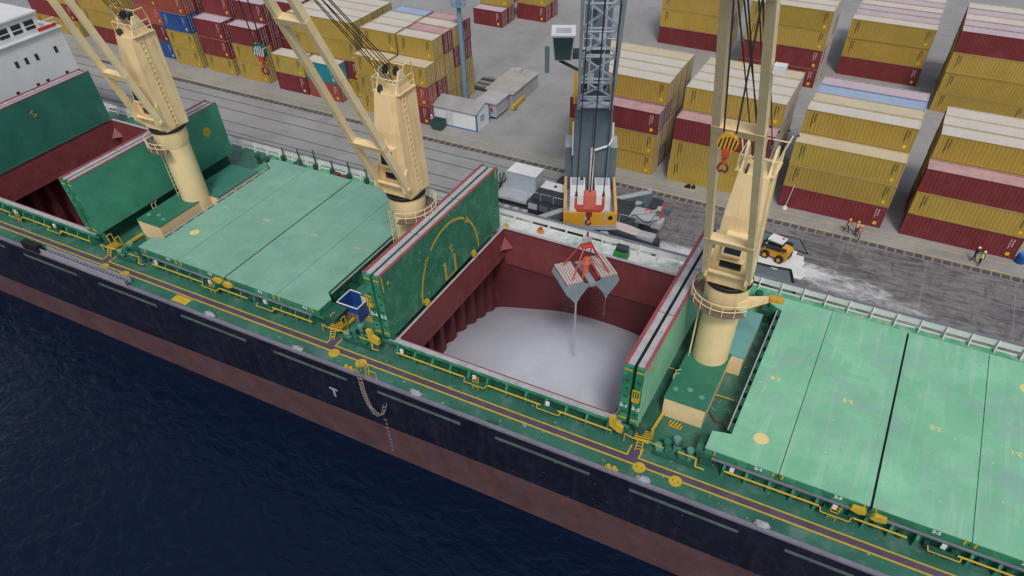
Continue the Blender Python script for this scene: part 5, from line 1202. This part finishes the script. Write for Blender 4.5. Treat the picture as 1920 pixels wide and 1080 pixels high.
for s_ in (-1, 1):
    P('lift_arm', MB().bar((1.2, s_*.72, 1.6), (-1.3, s_*.72, 1.35), .16, .26).bar((-1.3, s_*.72, 1.35), (-1.75, s_*.72, .5), .16, .24), mhc_d)
    for x in (-.75, .75):
        w_ = P('wheel', MB().prism([(x+.42*math.cos(k*.3927), .42+.42*math.sin(k*.3927)) for k in range(16)], 1, s_*.78-.15, s_*.78+.15), tyre)
        link('wheel_rim', MB().prism([(x+.22*math.cos(k*.524), .42+.22*math.sin(k*.524)) for k in range(12)], 1, s_*.78-.165 if s_ < 0 else s_*.78-.1, s_*.78+.1 if s_ < 0 else s_*.78+.165).mesh('wheel_rim', orange), w_)
P('bucket', MB().prism([(-1.7, .08), (-2.5, .05), (-2.5, .12), (-1.8, .2), (-1.75, .75), (-1.65, .78)], 1, -.95, .95), mhc_d)
P('seat_cushion', MB().box(-.4, .0, -.515, -.505, 1.1, 1.35), lamp_red)

# ------------------------------------------------------------------ people
def person(x, y, face, label, top, legs, helm, pose, z=0.):
    """one skinned body, 1.76 m, then vest, helmet, face, hair and boots as children; faces local -y"""
    t = thing('person', (x, y, z), label, 'person', None, face)
    st, arm, bend = pose
    V = []; E_ = []; RAD = []
    def v(p, r_): V.append(p); RAD.append(r_); return len(V)-1
    def chain(a, pts):
        for p, r_ in pts: b = v(p, r_); E_.append((a, b)); a = b
        return a
    by = -bend
    pel = v((0, 0, .95), .15)
    ch = chain(pel, [((0, by*.3, 1.12), .145), ((0, by*.7, 1.34), .165), ((0, by*.9, 1.46), .11), ((0, by-.01, 1.53), .058)])
    chain(ch, [((0, by-.03, 1.60), .085), ((0, by-.03, 1.67), .098), ((0, by-.025, 1.73), .075)])
    hands = []
    for s_ in (-1, 1):
        chain(pel, [((s_*.10, 0, .88), .105), ((s_*.115, -st*s_*.12-.03, .50), .075), ((s_*.125, -st*s_*.24, .11), .05), ((s_*.135, -st*s_*.24-.14, .045), .042)])
        a = arm[0 if s_ < 0 else 1]
        sh_ = chain(2, [((s_*.19, by*.75, 1.42), .07)])
        if a == 'down': pts = [((s_*.25, by*.6+.03, 1.14), .048), ((s_*.25, by*.5-.05, .90), .036)]
        elif a == 'fold': pts = [((s_*.25, by*.6-.02, 1.16), .048), ((s_*.05, by-.26, 1.20), .036)]
        else: pts = [((s_*.27, by*.6-.10, 1.18), .048), ((s_*.22, by-.36, 1.16), .036)]
        e_ = chain(sh_, pts); hp = Vector(V[e_]); d_ = (hp-Vector(V[e_-1])).normalized(); hands.append((hp, d_, s_))
        pe = chain(e_, [(tuple(hp+d_*.07), .034)])
        side = d_.cross(Vector((0, 1, 0)) if abs(d_.y) < .9 else Vector((1, 0, 0))).normalized()
        for k, (o, l) in enumerate(((-.030, .060), (-.010, .072), (.010, .068), (.030, .054))):
            f1 = chain(pe, [(tuple(hp+d_*.10+side*o), .0095), (tuple(hp+d_*(.10+l*.6)+side*o*1.1), .009)]); chain(f1, [(tuple(hp+d_*(.10+l)+side*o*1.1+d_.cross(side)*.02), .008)])
        chain(e_, [(tuple(hp+d_*.04-side*.045), .011), (tuple(hp+d_*.085-side*.055), .009)])
    me = bpy.data.meshes.new('body'); me.from_pydata(V, E_, []); o = bpy.data.objects.new('body', me); COL.objects.link(o)
    sk = o.modifiers.new('s', 'SKIN'); sk.use_smooth_shade = True
    for i, r_ in enumerate(RAD): me.skin_vertices[0].data[i].radius = (r_, r_)
    me.skin_vertices[0].data[0].use_root = True
    su = o.modifiers.new('u', 'SUBSURF'); su.levels = 1; su.render_levels = 1
    bpy.context.view_layer.update()
    m2 = bpy.data.meshes.new_from_object(o.evaluated_get(bpy.context.evaluated_depsgraph_get())); bpy.data.objects.remove(o); m2.name = 'body'
    m2.materials.clear()
    for m_ in (skin, top, legs, black): m2.materials.append(m_)
    for p in m2.polygons:
        c = p.center; p.use_smooth = True
        hand = any((c-hp).dot(d_) > -.02 and (c-hp).length < .25 for hp, d_, s_ in hands)
        p.material_index = 0 if c.z > 1.52 or hand else (1 if c.z > .96 else (2 if c.z > .12 else 3))
    b = link('body', m2, t)
    hx, hy, hz = 0, by-.03, 1.665
    lpart('helmet', MB().lathe((hx, hy+.005, hz), [(.155, .025), (.125, .035), (.122, .08), (.10, .135), (.05, .165), (0, .17)], 14).box(hx-.08, hx+.08, hy-.19, hy-.10, hz+.025, hz+.04), helm, t, smooth=True)
    lpart('face', MB().hexa([(hx-.012, hy-.125, hz-.05), (hx+.012, hy-.125, hz-.05), (hx+.014, hy-.08, hz-.05), (hx-.014, hy-.08, hz-.05)], [(hx-.008, hy-.105, hz+.0), (hx+.008, hy-.105, hz+.0), (hx+.008, hy-.08, hz), (hx-.008, hy-.08, hz)]).box(hx-.11, hx-.09, hy-.01, hy+.03, hz-.04, hz+.02).box(hx+.09, hx+.11, hy-.01, hy+.03, hz-.04, hz+.02), skin, t)
    lpart('eyes', MB().box(hx-.045, hx-.02, hy-.105, hy-.09, hz-.003, hz+.01).box(hx+.02, hx+.045, hy-.105, hy-.09, hz-.003, hz+.01).box(hx-.025, hx+.025, hy-.102, hy-.09, hz-.068, hz-.06), black, t)
    lpart('hair', MB().lathe((hx, hy+.02, hz-.03), [(.09, -.03), (.104, 0), (.106, .055)], 10, 10, 170), black, t)
    return t, by
def vest(t, by, m):
    b = MB(); n_ = 16; rows = [(.97, .185, .155, .0), (1.12, .18, .155, .3), (1.3, .205, .18, .65), (1.42, .19, .15, .8), (1.485, .11, .10, .9)]
    vs = []
    for z, rx, ry, k in rows:
        for i in range(n_): a = 2*math.pi*i/n_; vs.append((rx*math.cos(a), by*k+ry*math.sin(a), z))
    b.add(vs, [(j*n_+i, j*n_+(i+1) % n_, (j+1)*n_+(i+1) % n_, (j+1)*n_+i) for j in range(len(rows)-1) for i in range(n_)])
    v_ = lpart('vest', b, m, t, smooth=True)
    s_ = MB(); s_.lathe((0, by*.35, 1.14), [(.188, 0), (.190, .06)], 16); link('reflective_band', s_.mesh('reflective_band', white), v_)
for x, y, f, lab, top, legs, helm, ve, pose in (
    (8.7, -2.55, R(60), 'worker in orange vest and yellow helmet, left of the three', navy, navy, helm_y, vest_o, (1, ('down', 'fwd'), .04)),
    (9.75, -2.65, R(-30), 'worker in pale pink-orange vest standing between two others', M('grey_cloth', (.35, .33, .34), .9), navy, helm_y, M('pale_orange_vest', (.85, .45, .32), .8), (.3, ('fold', 'down'), .02)),
    (10.15, -3.35, R(20), 'worker in blue trousers and orange vest, nearest of the three', navy, M('blue_cloth', (.05, .07, .22), .9), helm_y, vest_o, (.8, ('down', 'down'), .05)),
    (22.45, -2.3, R(110), 'person in dark clothes and white helmet beside the lime-vested one', navy, M('black_cloth', (.02, .02, .025), .9), helm_w, None, (1.3, ('fwd', 'down'), .06)),
    (23.1, -2.95, R(150), 'person in lime green vest and white helmet on the quay', navy, M('black_cloth', (.02, .02, .025), .9), helm_w, vest_g, (1.2, ('down', 'fwd'), .05)),
    (-50.9, -.4, R(0), 'worker in pale grey clothes standing by the green skip', M('pale_cloth', (.5, .5, .52), .9), M('pale_trousers', (.35, .35, .4), .9), helm_w, None, (.4, ('down', 'down'), .02))):
    t, by = person(x, y, f, lab, top, legs, helm, pose)
    if ve: vest(t, by, ve)
